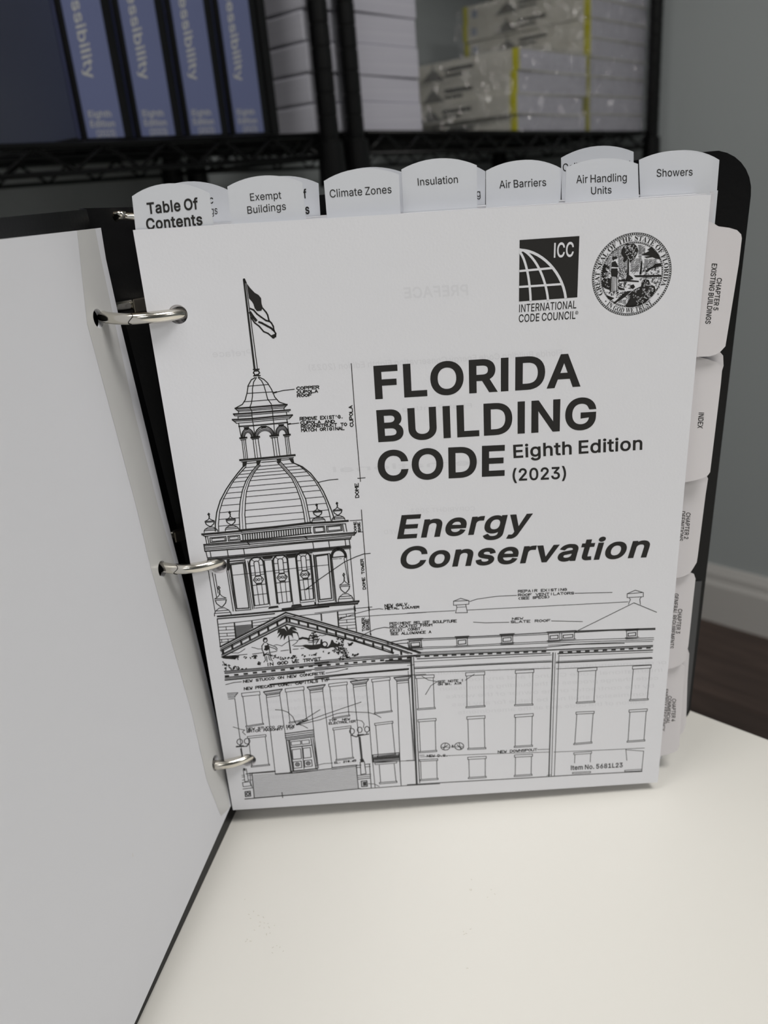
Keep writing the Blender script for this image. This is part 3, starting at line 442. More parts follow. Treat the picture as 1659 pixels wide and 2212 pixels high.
SERIF = loadfont('''
A437:-9,0 -9,18 9,21 24,30 36,47 49,75 206,466 224,465 384,87 399,55 411,34 425,22 443,18 443,0 229,0 229,18 270,25 283,46 281,59 253,132 103,132 75,48 87,26 128,18 128,0;113,161 242,161 177,319
D496:20,0 20,17 47,21 63,30 71,46 74,75 74,374 71,407 61,426 43,435 15,439 15,455 222,455 328,441 405,396 452,325 468,228 408,57 228,0;222,24 279,37 319,75 343,139 351,229 319,382 223,433 202,431 190,423 184,409 182,385 182,72 184,48 190,34 202,27
E442:14,0 14,17 44,20 62,30 72,48 75,78 75,369 72,405 62,425 44,435 16,439 16,455 399,455 399,320 383,320 369,373 340,406 295,424 232,430 200,428 191,424 186,417 184,405 183,246 193,246 232,252 259,269 277,300 288,345 304,345 304,118 287,118 282,154 273,181 259,201 241,213 216,220 183,222 183,67 185,47 192,35 206,29 230,28 276,30 313,39 345,53 371,75 393,105 411,143 430,143 402,0
F404:15,0 15,17 45,23 62,34 72,53 75,84 75,375 71,405 61,423 43,433 14,439 14,455 394,455 394,320 377,320 369,357 355,385 336,406 310,420 275,428 230,431 200,429 191,427 186,421 183,412 182,398 182,247 190,247 229,253 256,270 274,301 284,347 302,347 302,118 285,118 274,168 257,200 229,218 189,224 182,224 182,81 183,59 188,43 196,31 210,24 229,19 257,17 257,0
G508:268,-10 200,-3 141,19 93,55 57,103 35,161 28,229 35,295 57,352 93,399 139,435 195,458 257,465 311,459 379,437 388,436 398,438 406,443 412,452 419,465 437,465 437,308 420,308 403,346 382,379 357,406 329,426 299,439 267,443 176,389 146,228 154,135 180,67 221,26 275,13 308,16 328,27 339,45 343,71 343,128 339,154 329,170 309,179 275,182 275,198 500,198 500,182 473,179 457,171 449,155 446,128 446,29 357,0
H523:15,0 15,17 45,22 62,32 72,50 75,81 75,379 71,406 62,424 44,434 16,439 16,455 242,455 242,439 220,436 204,432 193,425 187,415 183,400 182,379 182,251 342,251 342,379 341,400 337,415 331,425 320,432 304,436 282,439 282,455 507,455 507,439 478,434 461,424 452,407 449,379 449,81 452,52 461,33 478,22 507,17 507,0 282,0 282,17 311,21 329,31 339,49 342,81 342,221 182,221 182,81 185,50 194,32 212,22 242,17 242,0
I261:13,0 13,17 42,23 61,32 72,49 75,75 75,387 72,412 63,427 45,435 13,439 13,455 244,455 244,439 214,435 196,427 186,412 183,387 183,77 184,59 187,44 194,34 206,26 223,21 246,17 246,0
L426:15,0 15,17 45,22 62,32 72,50 75,81 75,379 71,407 62,425 44,434 16,439 16,455 250,455 250,439 226,437 208,434 196,427 188,416 183,401 182,379 183,62 185,47 191,37 200,31 214,28 234,28 278,31 315,40 345,56 370,80 391,112 409,154 427,154 402,0
N494:403,-11 107,350 107,79 110,49 119,31 136,21 167,17 167,0 18,0 18,17 39,19 54,23 65,30 71,41 75,57 76,79 76,388 49,421 36,433 18,439 18,455 156,455 391,169 391,377 390,399 386,414 379,425 369,431 353,436 331,439 331,455 480,455 480,439 450,434 433,425 425,407 422,377 422,-11
O525:261,-11 213,-6 169,7 129,29 94,58 66,93 45,134 32,179 28,228 32,276 45,321 66,362 95,397 130,426 170,448 216,462 265,466 313,462 357,448 397,427 431,399 459,364 481,323 494,277 498,228 494,179 481,134 459,93 430,58 395,29 355,7 310,-6;265,12 351,66 379,228 371,321 348,389 310,430 260,443 174,389 145,228 153,135 177,67 215,26
R473:15,0 15,17 45,22 62,32 72,50 75,81 75,379 71,406 62,424 44,434 16,439 16,455 217,455 305,448 367,426 405,388 417,334 392,265 315,224 443,36 452,26 463,19 480,17 480,0 338,0 201,212 182,212 182,81 185,50 194,32 212,22 242,17 242,0;182,234 203,234 249,240 280,258 298,290 304,336 284,407 224,431 202,429 190,422 184,409 182,385
S390:43,-11 43,158 62,158 83,94 111,50 149,24 197,15 231,20 257,36 273,60 279,89 265,129 225,160 163,191 112,221 77,253 56,289 50,332 54,370 67,403 88,429 115,449 148,462 185,466 206,465 229,461 300,445 313,450 320,466 339,466 339,319 322,319 310,354 293,385 272,410 248,429 222,441 194,445 163,440 140,426 125,406 120,380 124,356 137,336 159,319 189,303 253,273 290,253 317,233 337,211 350,188 357,162 359,133 354,93 339,58 314,29 281,8 240,-6 192,-10 142,-4 85,12 75,11 69,7 65,0 61,-11
T423:92,0 92,17 123,21 142,31 152,50 156,81 156,433 149,433 102,426 65,403 41,367 29,318 11,318 11,455 410,455 410,317 394,317 357,404 269,433 263,433 263,81 267,49 276,30 296,21 328,17 328,0
U492:248,-13 168,-2 114,29 83,81 73,155 73,379 70,406 61,424 43,434 15,439 15,455 240,455 240,439 219,436 202,432 192,425 185,415 182,400 181,379 181,140 186,88 203,51 232,29 275,22 363,56 392,159 392,378 389,406 379,423 360,433 328,439 328,455 474,455 474,439 448,432 433,421 425,404 422,378 422,181 412,92 380,32 325,-2
W611:171,-11 32,393 24,413 15,427 3,435 -15,439 -15,455 181,455 181,439 162,437 150,432 143,423 140,410 142,394 148,373 223,153 301,353 286,399 278,418 267,429 252,435 229,439 229,455 439,455 439,439 404,432 393,412 394,401 474,166 547,391 549,406 546,421 538,430 524,436 503,439 503,455 624,455 624,439 607,433 594,421 584,404 575,379 446,-11 428,-11 316,309 190,-11
''')

# ------------------------------------------------------------------ the room
rng = random.Random(7)
SMIN, QMIN = -4.2, -5.2
def boxobj(name, a0, a1, b0, b1, c0, c1, m, parent=None, bevel=0.):
    mb = MB(); box_w(mb, a0, a1, b0, b1, c0, c1); return mb.build(name, m, parent, bevel=bevel)
for nm, b in (('wall_right', (SW, SW+.1, QMIN-.1, QW+.1, ZF, ZC)), ('wall_back', (SMIN-.1, SW, QW, QW+.1, ZF, ZC)),
              ('wall_left', (SMIN-.1, SMIN, QMIN, QW, ZF, ZC)), ('wall_front', (SMIN-.1, SW, QMIN-.1, QMIN, ZF, ZC))):
    tag(boxobj(nm, *b, M['wall']), kind='structure')
tag(boxobj('ceiling', SMIN-.1, SW+.1, QMIN-.1, QW+.1, ZC, ZC+.1, M['ceil']), kind='structure')
fl = tag(boxobj('floor', SMIN, SW, QMIN, QW, ZF-.1, ZF-.006, M['legm']), kind='structure')
# floor planks: the ones near the table in view as parts, laid along the right wall
pw, pl_ = .15, 1.2
pm = bpy.data.meshes.new('plank'); t = MB(); t.box(lambda a, b, c: (a, b, c), -pl_/2+.001, pl_/2-.001, -pw/2+.001, pw/2-.001, -.006, 0)
pm.from_pydata(t.v, [], t.f); pm.materials.append(M['wood'])
ang = math.radians(135); finv = wm(fl).inverted()
for i in range(18):
    for j in range(-1, 3):
        s = SW-pw*(i+.5); qa = QW-pl_*(j+(i*.37 % 1)); qb = min(QW, qa+pl_); qa = qb if qa > QW else qa
        if qb-qa < .02: continue
        q = (qa+qb)/2
        o = bpy.data.objects.new('plank', pm); COL.objects.link(o); o.parent = fl
        o.matrix_local = finv @ (Matrix.Translation(Vector(rk(s, q, ZF))) @ Matrix.Rotation(ang, 4, 'Z') @ Matrix.Diagonal(((qb-qa)/pl_, 1, 1, 1)))
def baseboard(nm, along_q, a0, a1, pos, sg):
    mb = MB(); prof = [(0, 0), (.016, 0), (.016, .095), (.011, .108), (.011, .122), (.004, .142), (0, .142)]
    vs = []
    for a in (a0, a1):
        for d, z in prof: vs.append(rk(pos+sg*d, a, ZF+z) if along_q else rk(a, pos+sg*d, ZF+z))
    n = len(prof); fs = [(i, (i+1) % n, n+(i+1) % n, n+i) for i in range(n)]+[tuple(range(n)), tuple(range(n, 2*n))[::-1]]
    mb.add(vs, fs); return tag(mb.build(nm, M['trim']), kind='structure')
baseboard('baseboard_right', True, QMIN, QW, SW, -1); baseboard('baseboard_back', False, SMIN, SW-.016, QW, -1)
for i, L in enumerate(LAMPS):
    s, q, sx, sy = L[:4]; p = rk(s, q, ZC-.02)
    e = empty('ceiling_light', p, ('flush white ceiling panel light nearest the table, outside the view', 'flush white ceiling panel light left of the table, outside the view', 'flush white ceiling panel light behind the camera on the right', 'flush white ceiling panel light in the far left corner behind the camera')[i], 'light', 'ceiling panel lights')
    mb = MB()
    for a0, a1, b0, b1 in ((-sx/2-.03, -sx/2, -sy/2-.03, sy/2+.03), (sx/2, sx/2+.03, -sy/2-.03, sy/2+.03), (-sx/2, sx/2, -sy/2-.03, -sy/2), (-sx/2, sx/2, sy/2, sy/2+.03)):
        box_w(mb, s+a0, s+a1, q+b0, q+b1, ZC-.03, ZC)
    mb.build('frame', M['lampf'], e)
    mb = MB(); box_w(mb, s-sx/2, s+sx/2, q-sy/2, q+sy/2, ZC-.02, ZC-.015); mb.build('diffuser', M['diff'], e)

# ------------------------------------------------------------------ the white table
TS1 = (.3205-(.092+.855))/2**.5; TS0 = TS1-1.3; TQ1 = .05-.55+.36; TQ0 = TQ1-1.5
TQ1 = -.14
tb = empty('table', rk((TS0+TS1)/2, (TQ0+TQ1)/2, ZF), 'white laminate table the open binder stands on', 'table')
boxobj('tabletop', TS0, TS1, TQ0, TQ1, -.028, 0, M['laminate'], tb, bevel=.0015)
for a in (TS0+.07, TS1-.07):
    for b in (TQ0+.07, TQ1-.07):
        mb = MB(); mb.lathe(rk(a, b, 0), [(.024, ZF+.002), (.024, ZF+.02), (.02, ZF+.03), (.025, -.04), (.04, -.034), (.04, -.0285)], 16); mb.build('leg', M['legm'], tb, smooth=True)
mb = MB(); TP = Plane(A3([0, 0, 0.]), (0, 0, 1))
def tz(x, y):
    d = RW*0; d = FW+(x-829.5)/FPX*RW-(y-1106)/FPX*UW; return CW+d*((.00015-CW[2])/d[2])
for cx, cy, n, sp in ((575, 1995, 12, 16), (600, 2050, 5, 9), (553, 1972, 4, 12), (1010, 1915, 3, 9), (1065, 1925, 3, 8), (1010, 2012, 4, 6), (1008, 2090, 2, 5), (535, 2030, 3, 5), (285, 1850, 0, 3)):
    for i in range(n):
        x = cx+rng.gauss(0, sp); y = cy+rng.gauss(0, sp); a = rng.uniform(0, 3); l = rng.uniform(2, 5)
        p, q = tz(x, y), tz(x+l*math.cos(a), y+l*math.sin(a)); d = q-p; d /= np.linalg.norm(d); nn = A3([-d[1], d[0], 0])*.00013
        mb.add([p-nn, q-nn, q+nn, p+nn], [(0, 1, 2, 3)])
tag(mb.build('scuff_marks', M['scuff'], tb), 'faint grey scuffs on the table top', kind='stuff')

# ------------------------------------------------------------------ wire racks
def bl(s): return .3575                         # shelf surface of the left rack
def br(s): return .3585-.0240*s                 # right rack sits slightly out of level
def make_rack(label, s0, s1, hb, posts_s):
    e = empty('wire_shelving_rack', rk((s0+s1)/2, QD/2, ZF), label, 'shelving rack', 'black wire racks along the back wall')
    for s, q in [(a, b) for a in (s0, s1) for b in (0, QD)]:
        prof = []; z = ZF
        while z < 1.25:
            prof += [(.0125, z), (.0125, z+.0222), (.0118, z+.0230), (.0118, z+.0245), (.0125, z+.0253)]; z += .0254
        mb = MB(); c = rk(s, q, 0); mb.lathe(c, prof, 18); po = mb.build('post', M['rack'], e, smooth=False)
        h = hb(s)
        for zz in (h-.075+.045, -.52, h+.49):
            mb = MB(); mb.lathe(c, [(.0128, zz-.035), (.0185, zz-.034), (.0165, zz+.018), (.0128, zz+.019)], 18); mb.build('collar', M['rack'], po)
    for lvl, f in enumerate((hb, lambda s: -.53, lambda s: hb(s)+.52)):
        mb = MB()
        def zz(s, d): return f(s)-d
        for q in (0, QD):
            a, b = s0+.02, s1-.02
            mb.tube([rk(a, q, zz(a, .003)), rk(b, q, zz(b, .003))], .0032, 8); mb.tube([rk(a, q, zz(a, .0285)), rk(b, q, zz(b, .0285))], .0028, 8)
            n = int((b-a)/.036); pts = []
            for i in range(n+1):
                s = a+(b-a)*i/n; pts.append(rk(s, q, zz(s, .004 if i % 2 else .028)))
            mb.tube(pts, .0022, 6)
        for s in (s0, s1):
            mb.tube([rk(s, .02, zz(s, .003)), rk(s, QD-.02, zz(s, .003))], .0032, 8); mb.tube([rk(s, .02, zz(s, .0285)), rk(s, QD-.02, zz(s, .0285))], .0028, 8)
            n = 9; mb.tube([rk(s, .02+(QD-.04)*i/n, zz(s, .004 if i % 2 else .028)) for i in range(n+1)], .0022, 6)
        mb.build('edge_truss', M['rack'], e, smooth=True)
        mb = MB()
        n = int((s1-s0)/.0235)
        for i in range(1, n):
            s = s0+(s1-s0)*i/n; mb.tube([rk(s, 0, zz(s, .0015)), rk(s, QD, zz(s, .0015))], .0015, 6)
        for q in (QD*.33, QD*.67): mb.tube([rk(s0, q, zz(s0, .006)), rk(s1, q, zz(s1, .006))], .003, 6)
        tag(mb.build('shelf_wires', M['rack'], e, smooth=True), kind='stuff')
    return e
QD = .37
make_rack('black wire rack on the left holding the blue binders', -1.09, -.0466, bl, None)
make_rack('black wire rack on the right holding shrink-wrapped books', 0, .8276, br, None)

# ------------------------------------------------------------------ blue binders on the left rack
def make_binder(s0, label):
    q0, h0 = .02, bl(0)+.0018
    e = empty('blue_binder', rk(s0, q0, h0), label, 'binder', 'blue accessibility binders on the left rack')
    W_, D_, H_ = .0595, .272, .292
    f = lambda a, b, c: rk(s0+a, q0+b, h0+c)
    def pr(name, a0, a1, b0, b1, c0, c1, m, bev=0): mb = MB(); mb.box(f, a0, a1, b0, b1, c0, c1); return mb.build(name, m, e, bevel=bev)
    pr('front_cover', 0, .003, .004, D_, 0, H_, M['vinyl'], .001); pr('back_cover', W_-.003, W_, .004, D_, 0, H_, M['vinyl'], .001)
    pr('spine', .001, W_-.001, 0, .003, 0, H_, M['vinyl'], .001)
    pr('paper_block', .006, W_-.008, .02, D_-.02, .006, .285, M['paper2'])
    pr('spine_insert', .0052, .0475, -.0007, -.0001, .002, H_-.004, M['blue'])
    pr('cover_insert', -.0007, -.0001, .0115, D_-.004, .004, H_-.004, M['navy'])
    pr('hinge_strip', -.0007, -.0001, .0045, .0095, .002, H_-.004, M['blue2'])
    mb = MB(); P = lambda a, c: f(a, -.0009, c)
    V, F = layout(SANS, 'essibility', 14); Vf, _ = layout(SANS, 'Accessibility', 14)
    r = (max(v[0] for v in Vf))/(max(v[0] for v in V)-min(v[0] for v in V))
    zl, zt = .0555, .1360; L = (zt-zl)*r
    z1 = zl; z0 = z1+L; xb = .0155
    cap = .0112
    text3(mb, SANS, 'Accessibility', P(xb, z0), P(xb, z1), P(xb+cap, z0+.0030), 509, 14, world=False)
    mb.build('title_lettering', M['silver'], e)
    mb = MB()
    for t_, c, x0, x1 in (('Eighth', .0212, .0105, .0365), ('Edition', .0120, .0105, .0385), ('(2023)', .0030, .0155, .0375)):
        text3(mb, SANS, t_, P(x0, c), P(x1, c), P(x0, c+.0062), 509, 10, world=False)
    mb.build('edition_lettering', M['silver'], e)
    return e
def copy_tree(o, parent=None, d=None, label=None):
    c = o.copy(); COL.objects.link(c)
    if parent is None:
        c.location = o.location+Vector(d)
        if label: c['label'] = label
    else: c.parent = parent
    for ch in [x for x in o.children]: copy_tree(ch, c)
    return c
bn = make_binder(-.3745, 'blue binder farthest left, its dark navy cover side showing')
for i, lab in enumerate(('second blue binder from the left on the rack', 'third blue binder from the left on the rack', 'blue binder farthest right, next to the wrapped paper stack')):
    copy_tree(bn, None, E1*(.0635*(i+1)), lab)

# ------------------------------------------------------------------ paper pads
def slab(name, s0, s1, q0, q1, h0, h1, m, hb, label, cat, group, bev=.002, tw=0.):
    sc, qc = (s0+s1)/2, (q0+q1)/2; ca, sa = math.cos(tw), math.sin(tw)
    def f(a, b, c):
        a, b = a-sc, b-qc; a, b = a*ca-b*sa+sc, a*sa+b*ca+qc; return rk(a, b, hb(a)+c)
    mb = MB(); mb.box(f, s0, s1, q0, q1, h0, h1); o = mb.build(name, m, origin=f(sc, qc, h0), bevel=bev); return tag(o, label, cat, group), f
fo = empty('added_gap_folder', rk(-.1175, .02, bl(0)+.0018), 'thin black folder shape added to fill the dark gap right of the blue binders', 'folder')  # added black filler for the dark gap beside the last binder
boxobj('spine', -.1232, -.1110, .020, .0225, bl(0)+.0018, bl(0)+.29, M['vinyl'], fo, bevel=.001)
boxobj('front_cover', -.1232, -.1216, .0225, .25, bl(0)+.0018, bl(0)+.29, M['vinyl'], fo); boxobj('back_cover', -.1126, -.1110, .0225, .25, bl(0)+.0018, bl(0)+.29, M['vinyl'], fo)
h = .0005
PADL = ['bottom', 'second', 'third', 'fourth', 'fifth', 'sixth', 'seventh', 'eighth', 'ninth', 'tenth']
for i in range(5):
    t = .034; slab('paper_pad', -.052, .006, .018+.003*(i % 2), .096, h, h+t, M['ream'], bl, PADL[i]+' pad from the shelf in the narrow wrapped stack beside the blue binders', 'paper pad', 'wrapped paper pads on the left rack', .003, rng.uniform(-.03, .03)); h += t+.0008
h = .0005
for i in range(6):
    t = (.036, .031, .037, .035, .036, .033)[i]
    slab('paper_ream', .016, .157, .018+.002*(i % 2), .23, h, h+t, M['ream2'], br, PADL[i]+' white paper block from the shelf in the stack behind the middle rack posts', 'paper ream', 'white paper blocks on the right rack', .0015, rng.uniform(-.012, .012)); h += t+.0006

# ------------------------------------------------------------------ shrink-wrapped books
def make_book(s0, q0, h0, th, tw, label, group):
    W_, L_ = .216, .279; sc, qc = s0+W_/2, q0+L_/2; ca, sa = math.cos(tw), math.sin(tw)
    def f(a, b, c):
        a, b = a-W_/2, b-L_/2; a, b = a*ca-b*sa+sc, a*sa+b*ca+qc; return rk(a, b, br(a)+h0+c)
    e = empty('wrapped_book', f(W_/2, L_/2, 0), label, 'book', group)
    def pr(nm, a0, a1, b0, b1, c0, c1, m, bev=0): mb = MB(); mb.box(f, a0, a1, b0, b1, c0, c1); return mb.build(nm, m, e, bevel=bev)
    pr('page_block', .0012, W_-.001, .001, L_-.001, .0012, th-.0012, M['ream2'])
    pr('spine', -.0004, .0012, 0, L_, 0, th, M['bcover'])
    pr('front_cover', .0012, W_, 0, L_, th-.0012, th, M['bcover']); pr('back_cover', .0012, W_, 0, L_, 0, .0012, M['bcover'])
    mb = MB()
    for b0, b1 in ((-.0005, .010), (L_-.010, L_+.0005)):
        mb = MB(); mb.box(f, -.0009, .004 if b0 < 0 else .0012, b0, b1, 0, th); mb.build('yellow_band', M['yellow'], e)
    mb = MB(); P = lambda b, c: f(-.0010, b, c*th)       # reading from the far end towards the near one
    G = lambda pts: mb.add([P(*p) for p in pts], [tuple(range(len(pts)))])
    G([(.205, .12), (.150, .12), (.160, .35), (.166, .55), (.176, .72), (.186, .55), (.193, .35)]); G([(.178, .7), (.174, .7), (.175, .95), (.177, .95)])
    mb.build('dome_print', M['bprint'], e)
    mb = MB(); G([(.150, .48), (.088, .48), (.088, .66), (.150, .66)]); G([(.150, .22), (.110, .22), (.110, .36), (.150, .36)]); mb.build('title_print', M['btitle'], e)
    mb = MB(); G([(.258, .3), (.246, .3), (.246, .72), (.258, .72)]); mb.build('number_print', M['bnum'], e)
    return e, f
def wrap(s0, s1, q0, q1, h0, h1, lab):
    mb = MB(); n = 14; r = random.Random(3)
    def P(s, q, c): return rk(s, q, br(s)+c)
    def grid(fn):
        vs = [fn(i/n, j/n) for j in range(n+1) for i in range(n+1)]
        mb.add(vs, [(j*(n+1)+i, j*(n+1)+i+1, (j+1)*(n+1)+i+1, (j+1)*(n+1)+i) for j in range(n) for i in range(n)])
    j = lambda: r.uniform(-.0015, .0015)
    grid(lambda u, v: P(s0+j()-.002, q0+(q1-q0)*u, h0+(h1-h0)*v)); grid(lambda u, v: P(s0+(s1-s0)*u, q0+j()-.003, h0+(h1-h0)*v))
    o = mb.build('shrink_wrap', M['wrap'], smooth=True); return tag(o, lab, 'plastic wrap')
th = .0303
h = .0006
for i in range(4):
    t = (.026, .0300, .0335, .0310)[i]
    make_book(.3985+(.0, -.010, .002, .002)[i], .0215, h, t, (-.01, .02, -.01, .012)[i], PADL[i]+' yellow-banded book from the shelf in the lower wrapped stack', 'yellow-banded books in the lower stack'); h += t+.0006
wrap(.3845, .620, .0145, .315, .001, h+.002, 'clear shrink wrap around the lower stack of yellow-banded books')
h = .0006
for i in range(8):
    make_book(.636+(0, .001, -.001, .001, 0, .002, -.001, .002)[i], .030, h, th, (.003, -.004, .004, -.005, .004, -.003, .004, 0)[i], PADL[i]+' yellow-banded book from the shelf in the taller wrapped stack', 'yellow-banded books in the taller stack'); h += th+.0006
wrap(.6285, .860, .0225, .325, .001, h+.002, 'clear shrink wrap around the taller stack of yellow-banded books')

# cartons added out of view on the upper shelves to shade the goods below
for i, (s0, s1, hb, lab) in enumerate(((-1.04, -.60, bl, 'cardboard carton added for shade on the upper left shelf, above the frame, far end'), (-.57, -.10, bl, 'cardboard carton added for shade on the upper left shelf above the blue binders'),
                                       (.04, .40, br, 'cardboard carton added for shade on the upper right shelf above the white paper blocks'), (.43, .79, br, 'cardboard carton added for shade on the upper right shelf above the wrapped books'))):
    e = empty('added_shade_carton', rk((s0+s1)/2, .18, hb(0)+.52), lab, 'box', 'cartons added for shade on the upper shelves'); h_ = hb(s0)+.5205+(0 if hb is bl else 0)
    mb = MB(); box_w(mb, s0, s1, .06, .34, h_, h_+.26); mb.build('carton_body', M['carton'], e, bevel=.002)
    mb = MB(); box_w(mb, (s0+s1)/2-.025, (s0+s1)/2+.025, .0595, .3405, h_+.2602, h_+.2606); mb.build('packing_tape', M['tape'], e)
slab('added_shade_box', -1.04, -.62, .02, .33, .001, .25, M['carton'], bl, 'cardboard box added left of the frame to shade the left rack', 'box', None)  # added out of view, blocks light through the empty end of the shelf

# ------------------------------------------------------------------ the open ring binder (built in the book frame)
IDF = lambda x, y, z: A3([x, y, z], dtype=float)
def bobj(mb, name, m, parent=None, smooth=False, bevel=0.): return mb.build(name, m, parent, smooth, bevel=bevel)
binder = empty('open_ring_binder', b2w((0.0, .05, 0.0)), 'black vinyl three-ring binder standing open on the white table', 'binder')
def zlow(x, y):            # height of the table under a book-frame point
    # solve world z = 0
    return PIV[2]-(RM[2, 0]*(x-PIV[0])+RM[2, 1]*(y-PIV[1]))/RM[2, 2]
# back cover, with rounded corners
def rcorner(cx, cz, r, a0, a1, n=7): return [(cx+r*math.cos(math.radians(a0+(a1-a0)*i/n)), cz+r*math.sin(math.radians(a0+(a1-a0)*i/n))) for i in range(n+1)]
XH, YH, XL, YL = .020, .0565, -.036, .065
x1 = .2515
def cy(x): return YH+(.0505-YH)*(x-XH)/(x1-XH)
zb0 = zlow(XH, YH)+.0006; zb1 = zlow(x1, .05)+.0006
out = [(XH+.002, zb0)]+rcorner(x1-.010, zb1+.010, .010, -90, 0)+rcorner(x1-.017, .3020-.0195, .019, 0, 80)+[(.215, .3006), (.174, .2972), (.10, .2946), (XH+.002, .2925)]
mb = MB(); solid(mb, [out], lambda a, b: IDF(a, cy(a), b), .0032, (0, -1, 0)); bobj(mb, 'back_cover', M['vinyl'], binder, bevel=.0008)
mb = MB()
pz = 0.0945
pk = [(XH+.02, zlow(XH, YH)+.006)]+rcorner(x1-.0115, zb1+.0115, .010, -90, 0)+[(x1-.0015, pz), (XH+.02, pz-.001)]
solid(mb, [pk], lambda a, b: IDF(a, cy(a)-.0006, b), .0005, (0, -1, 0)); bobj(mb, 'pocket', M['pocket'], binder)
# the turned sheet and the front cover lean the same way: plane of the sheet, and the cover just behind it
NL = A3([-.977, .198, -.080]); PLm = Plane((-.0119, -.0018, .148), NL); Lp = PLm.P; Ln = PLm.n
eu = A3([-.2005, -.9795, .020]); eu -= Ln*(eu@Ln); eu /= np.linalg.norm(eu); ev = np.cross(eu, Ln); ev = ev if ev[2] > 0 else -ev
def lp(q, off=0.): P = PLm.at(*q); return (float((P-Lp)@eu), float((P-Lp)@ev))
def lf(a, b, o=0.): return Lp+eu*a+ev*b+Ln*o
OC = .0036; PLc = Plane(Lp-Ln*OC, Ln)
t0 = PLc.at(187, 452); t1 = PLc.at(0, 470)
cuv = lambda P: (float((P-Lp)@eu), float((P-Lp)@ev))
def cf(a, b, o=0.): return Lp-Ln*OC+eu*a+ev*b+Ln*o
def onfloor(P, lift=.0006):      # slide a point of the cover plane down its slope to the table
    for _ in range(6): P = P-ev*((P[2]-zlow(P[0], P[1])-lift)/ev[2])
    return P
k0, k1 = cuv(t0), cuv(t1); slp = (k1[1]-k0[1])/(k1[0]-k0[0])
h0 = onfloor(t0+A3([.012, .0, 0])); h0 = onfloor(h0-Ln*((h0-PLc.P)@Ln)); aw = k0[0]+.262
g1 = cuv(onfloor(cf(aw, k0[1]-.28))); g0 = cuv(h0)
gt = k0[1]+slp*(aw-k0[0])*.5
mb = MB(); solid(mb, [[g0, (g1[0]-.012, g1[1]), (g1[0], g1[1]+.012), (aw, gt-.012), (aw-.012, gt), k1, k0]], lambda a, b_: cf(a, b_), .0030, Ln); bobj(mb, 'front_cover', M['vinyl'], binder, bevel=.0008)
mb = MB(); mb.tube([b2w(cf(k0[0]+.006, k0[1]-.0075)), b2w(cf(k0[0]+.11, k0[1]-.0075+slp*.104))], .0006, 6); bobj(mb, 'welded_seam', M['vinyl'], binder, smooth=True)
# spine panel between the two hinges
hb_ = A3([-.006, .014, 0])
mb = MB(); mb.add([b2w(p) for p in (t0, h0, h0+hb_, t0+hb_)]+[b2w(p+A3([-.0015, -.0005, 0])) for p in (t0, h0, h0+hb_, t0+hb_)], [(0, 1, 2, 3), (7, 6, 5, 4), (0, 3, 7, 4), (1, 5, 6, 2)]); bobj(mb, 'hinge_fold', M['vinyl'], binder)
q_ = [t0+hb_, h0+hb_, IDF(XH, YH, zlow(XH, YH)+.0006), IDF(XH, YH, .2925)]
sn = np.cross(q_[2]-q_[1], q_[0]-q_[1]); sn /= np.linalg.norm(sn); sn = sn if sn[1] < 0 else -sn
mb = MB(); mb.add([b2w(p) for p in q_]+[b2w(p-sn*.003) for p in q_], [(0, 1, 2, 3), (7, 6, 5, 4), (0, 4, 5, 1), (1, 5, 6, 2), (2, 6, 7, 3), (3, 7, 4, 0)]); bobj(mb, 'spine', M['vinyl'], binder)
# three rings
RR, RX, RYc = .0212, -.0009, .0180
def ringpts(z, n=44): return [b2w((RX+RR*math.cos(2*math.pi*i/n), RYc+RR*math.sin(2*math.pi*i/n), z)) for i in range(n)]
RZ = (.2560, .1480, .0405)
for z in RZ:
    mb = MB(); mb.tube(ringpts(z), .0023, 12, closed=True, flat=1.)
    rg = bobj(mb, 'ring', M['chrome'], binder, smooth=True)
    # the notch where the two halves meet
    a = math.radians(-101); c = A3([RX+RR*math.cos(a), RYc+RR*math.sin(a), z]); tn = A3([-math.sin(a), math.cos(a), 0]); nr = A3([math.cos(a), math.sin(a), 0])
    pts = []
    for k in range(13):
        v = -1+k/6; th_ = v*1.25; pts.append(b2w(c+(nr*math.cos(th_)+A3([0, 0, 1.])*math.sin(th_))*.00232+tn*(.0011*math.sin(v*3.1))))
    mb = MB(); mb.tube(pts, .00017, 5); bobj(mb, 'ring_joint', M['ink'], rg)
    sd = (IDF(XH, YH, 0)-IDF(t0[0], t0[1], 0)); sd /= np.linalg.norm(sd); sq = np.cross(IDF(0, 0, 1), sd); sq = sq if sq[1] < 0 else -sq
    bp = IDF(.0040, .0415, 0)
    mb = MB(); mb.box(lambda a_, b_, c_: b2w(bp+sd*a_+sq*b_+IDF(0, 0, c_)), -.020, .012, -.004, -.0022, z-.0032, z+.0026); bobj(mb, 'ring_bracket', M['steel'], binder, bevel=.0006)
# opening lever at the top of the mechanism
pL = PY(.036)
mb = MB(); lv = [b2w(pL.at(*p)) for p in ((247, 472), (258, 466), (275, 468), (300, 469), (320, 468))]; mb.tube(lv, .0016, 10); lvo = bobj(mb, 'lever', M['chrome'], binder, smooth=True)
mb = MB(); mb.tube([b2w(pL.at(*p)-IDF(0, .002, 0)) for p in ((250, 464), (262, 461), (274, 463))], .0013, 8); bobj(mb, 'lever_tip', M['chrome'], lvo, smooth=True)

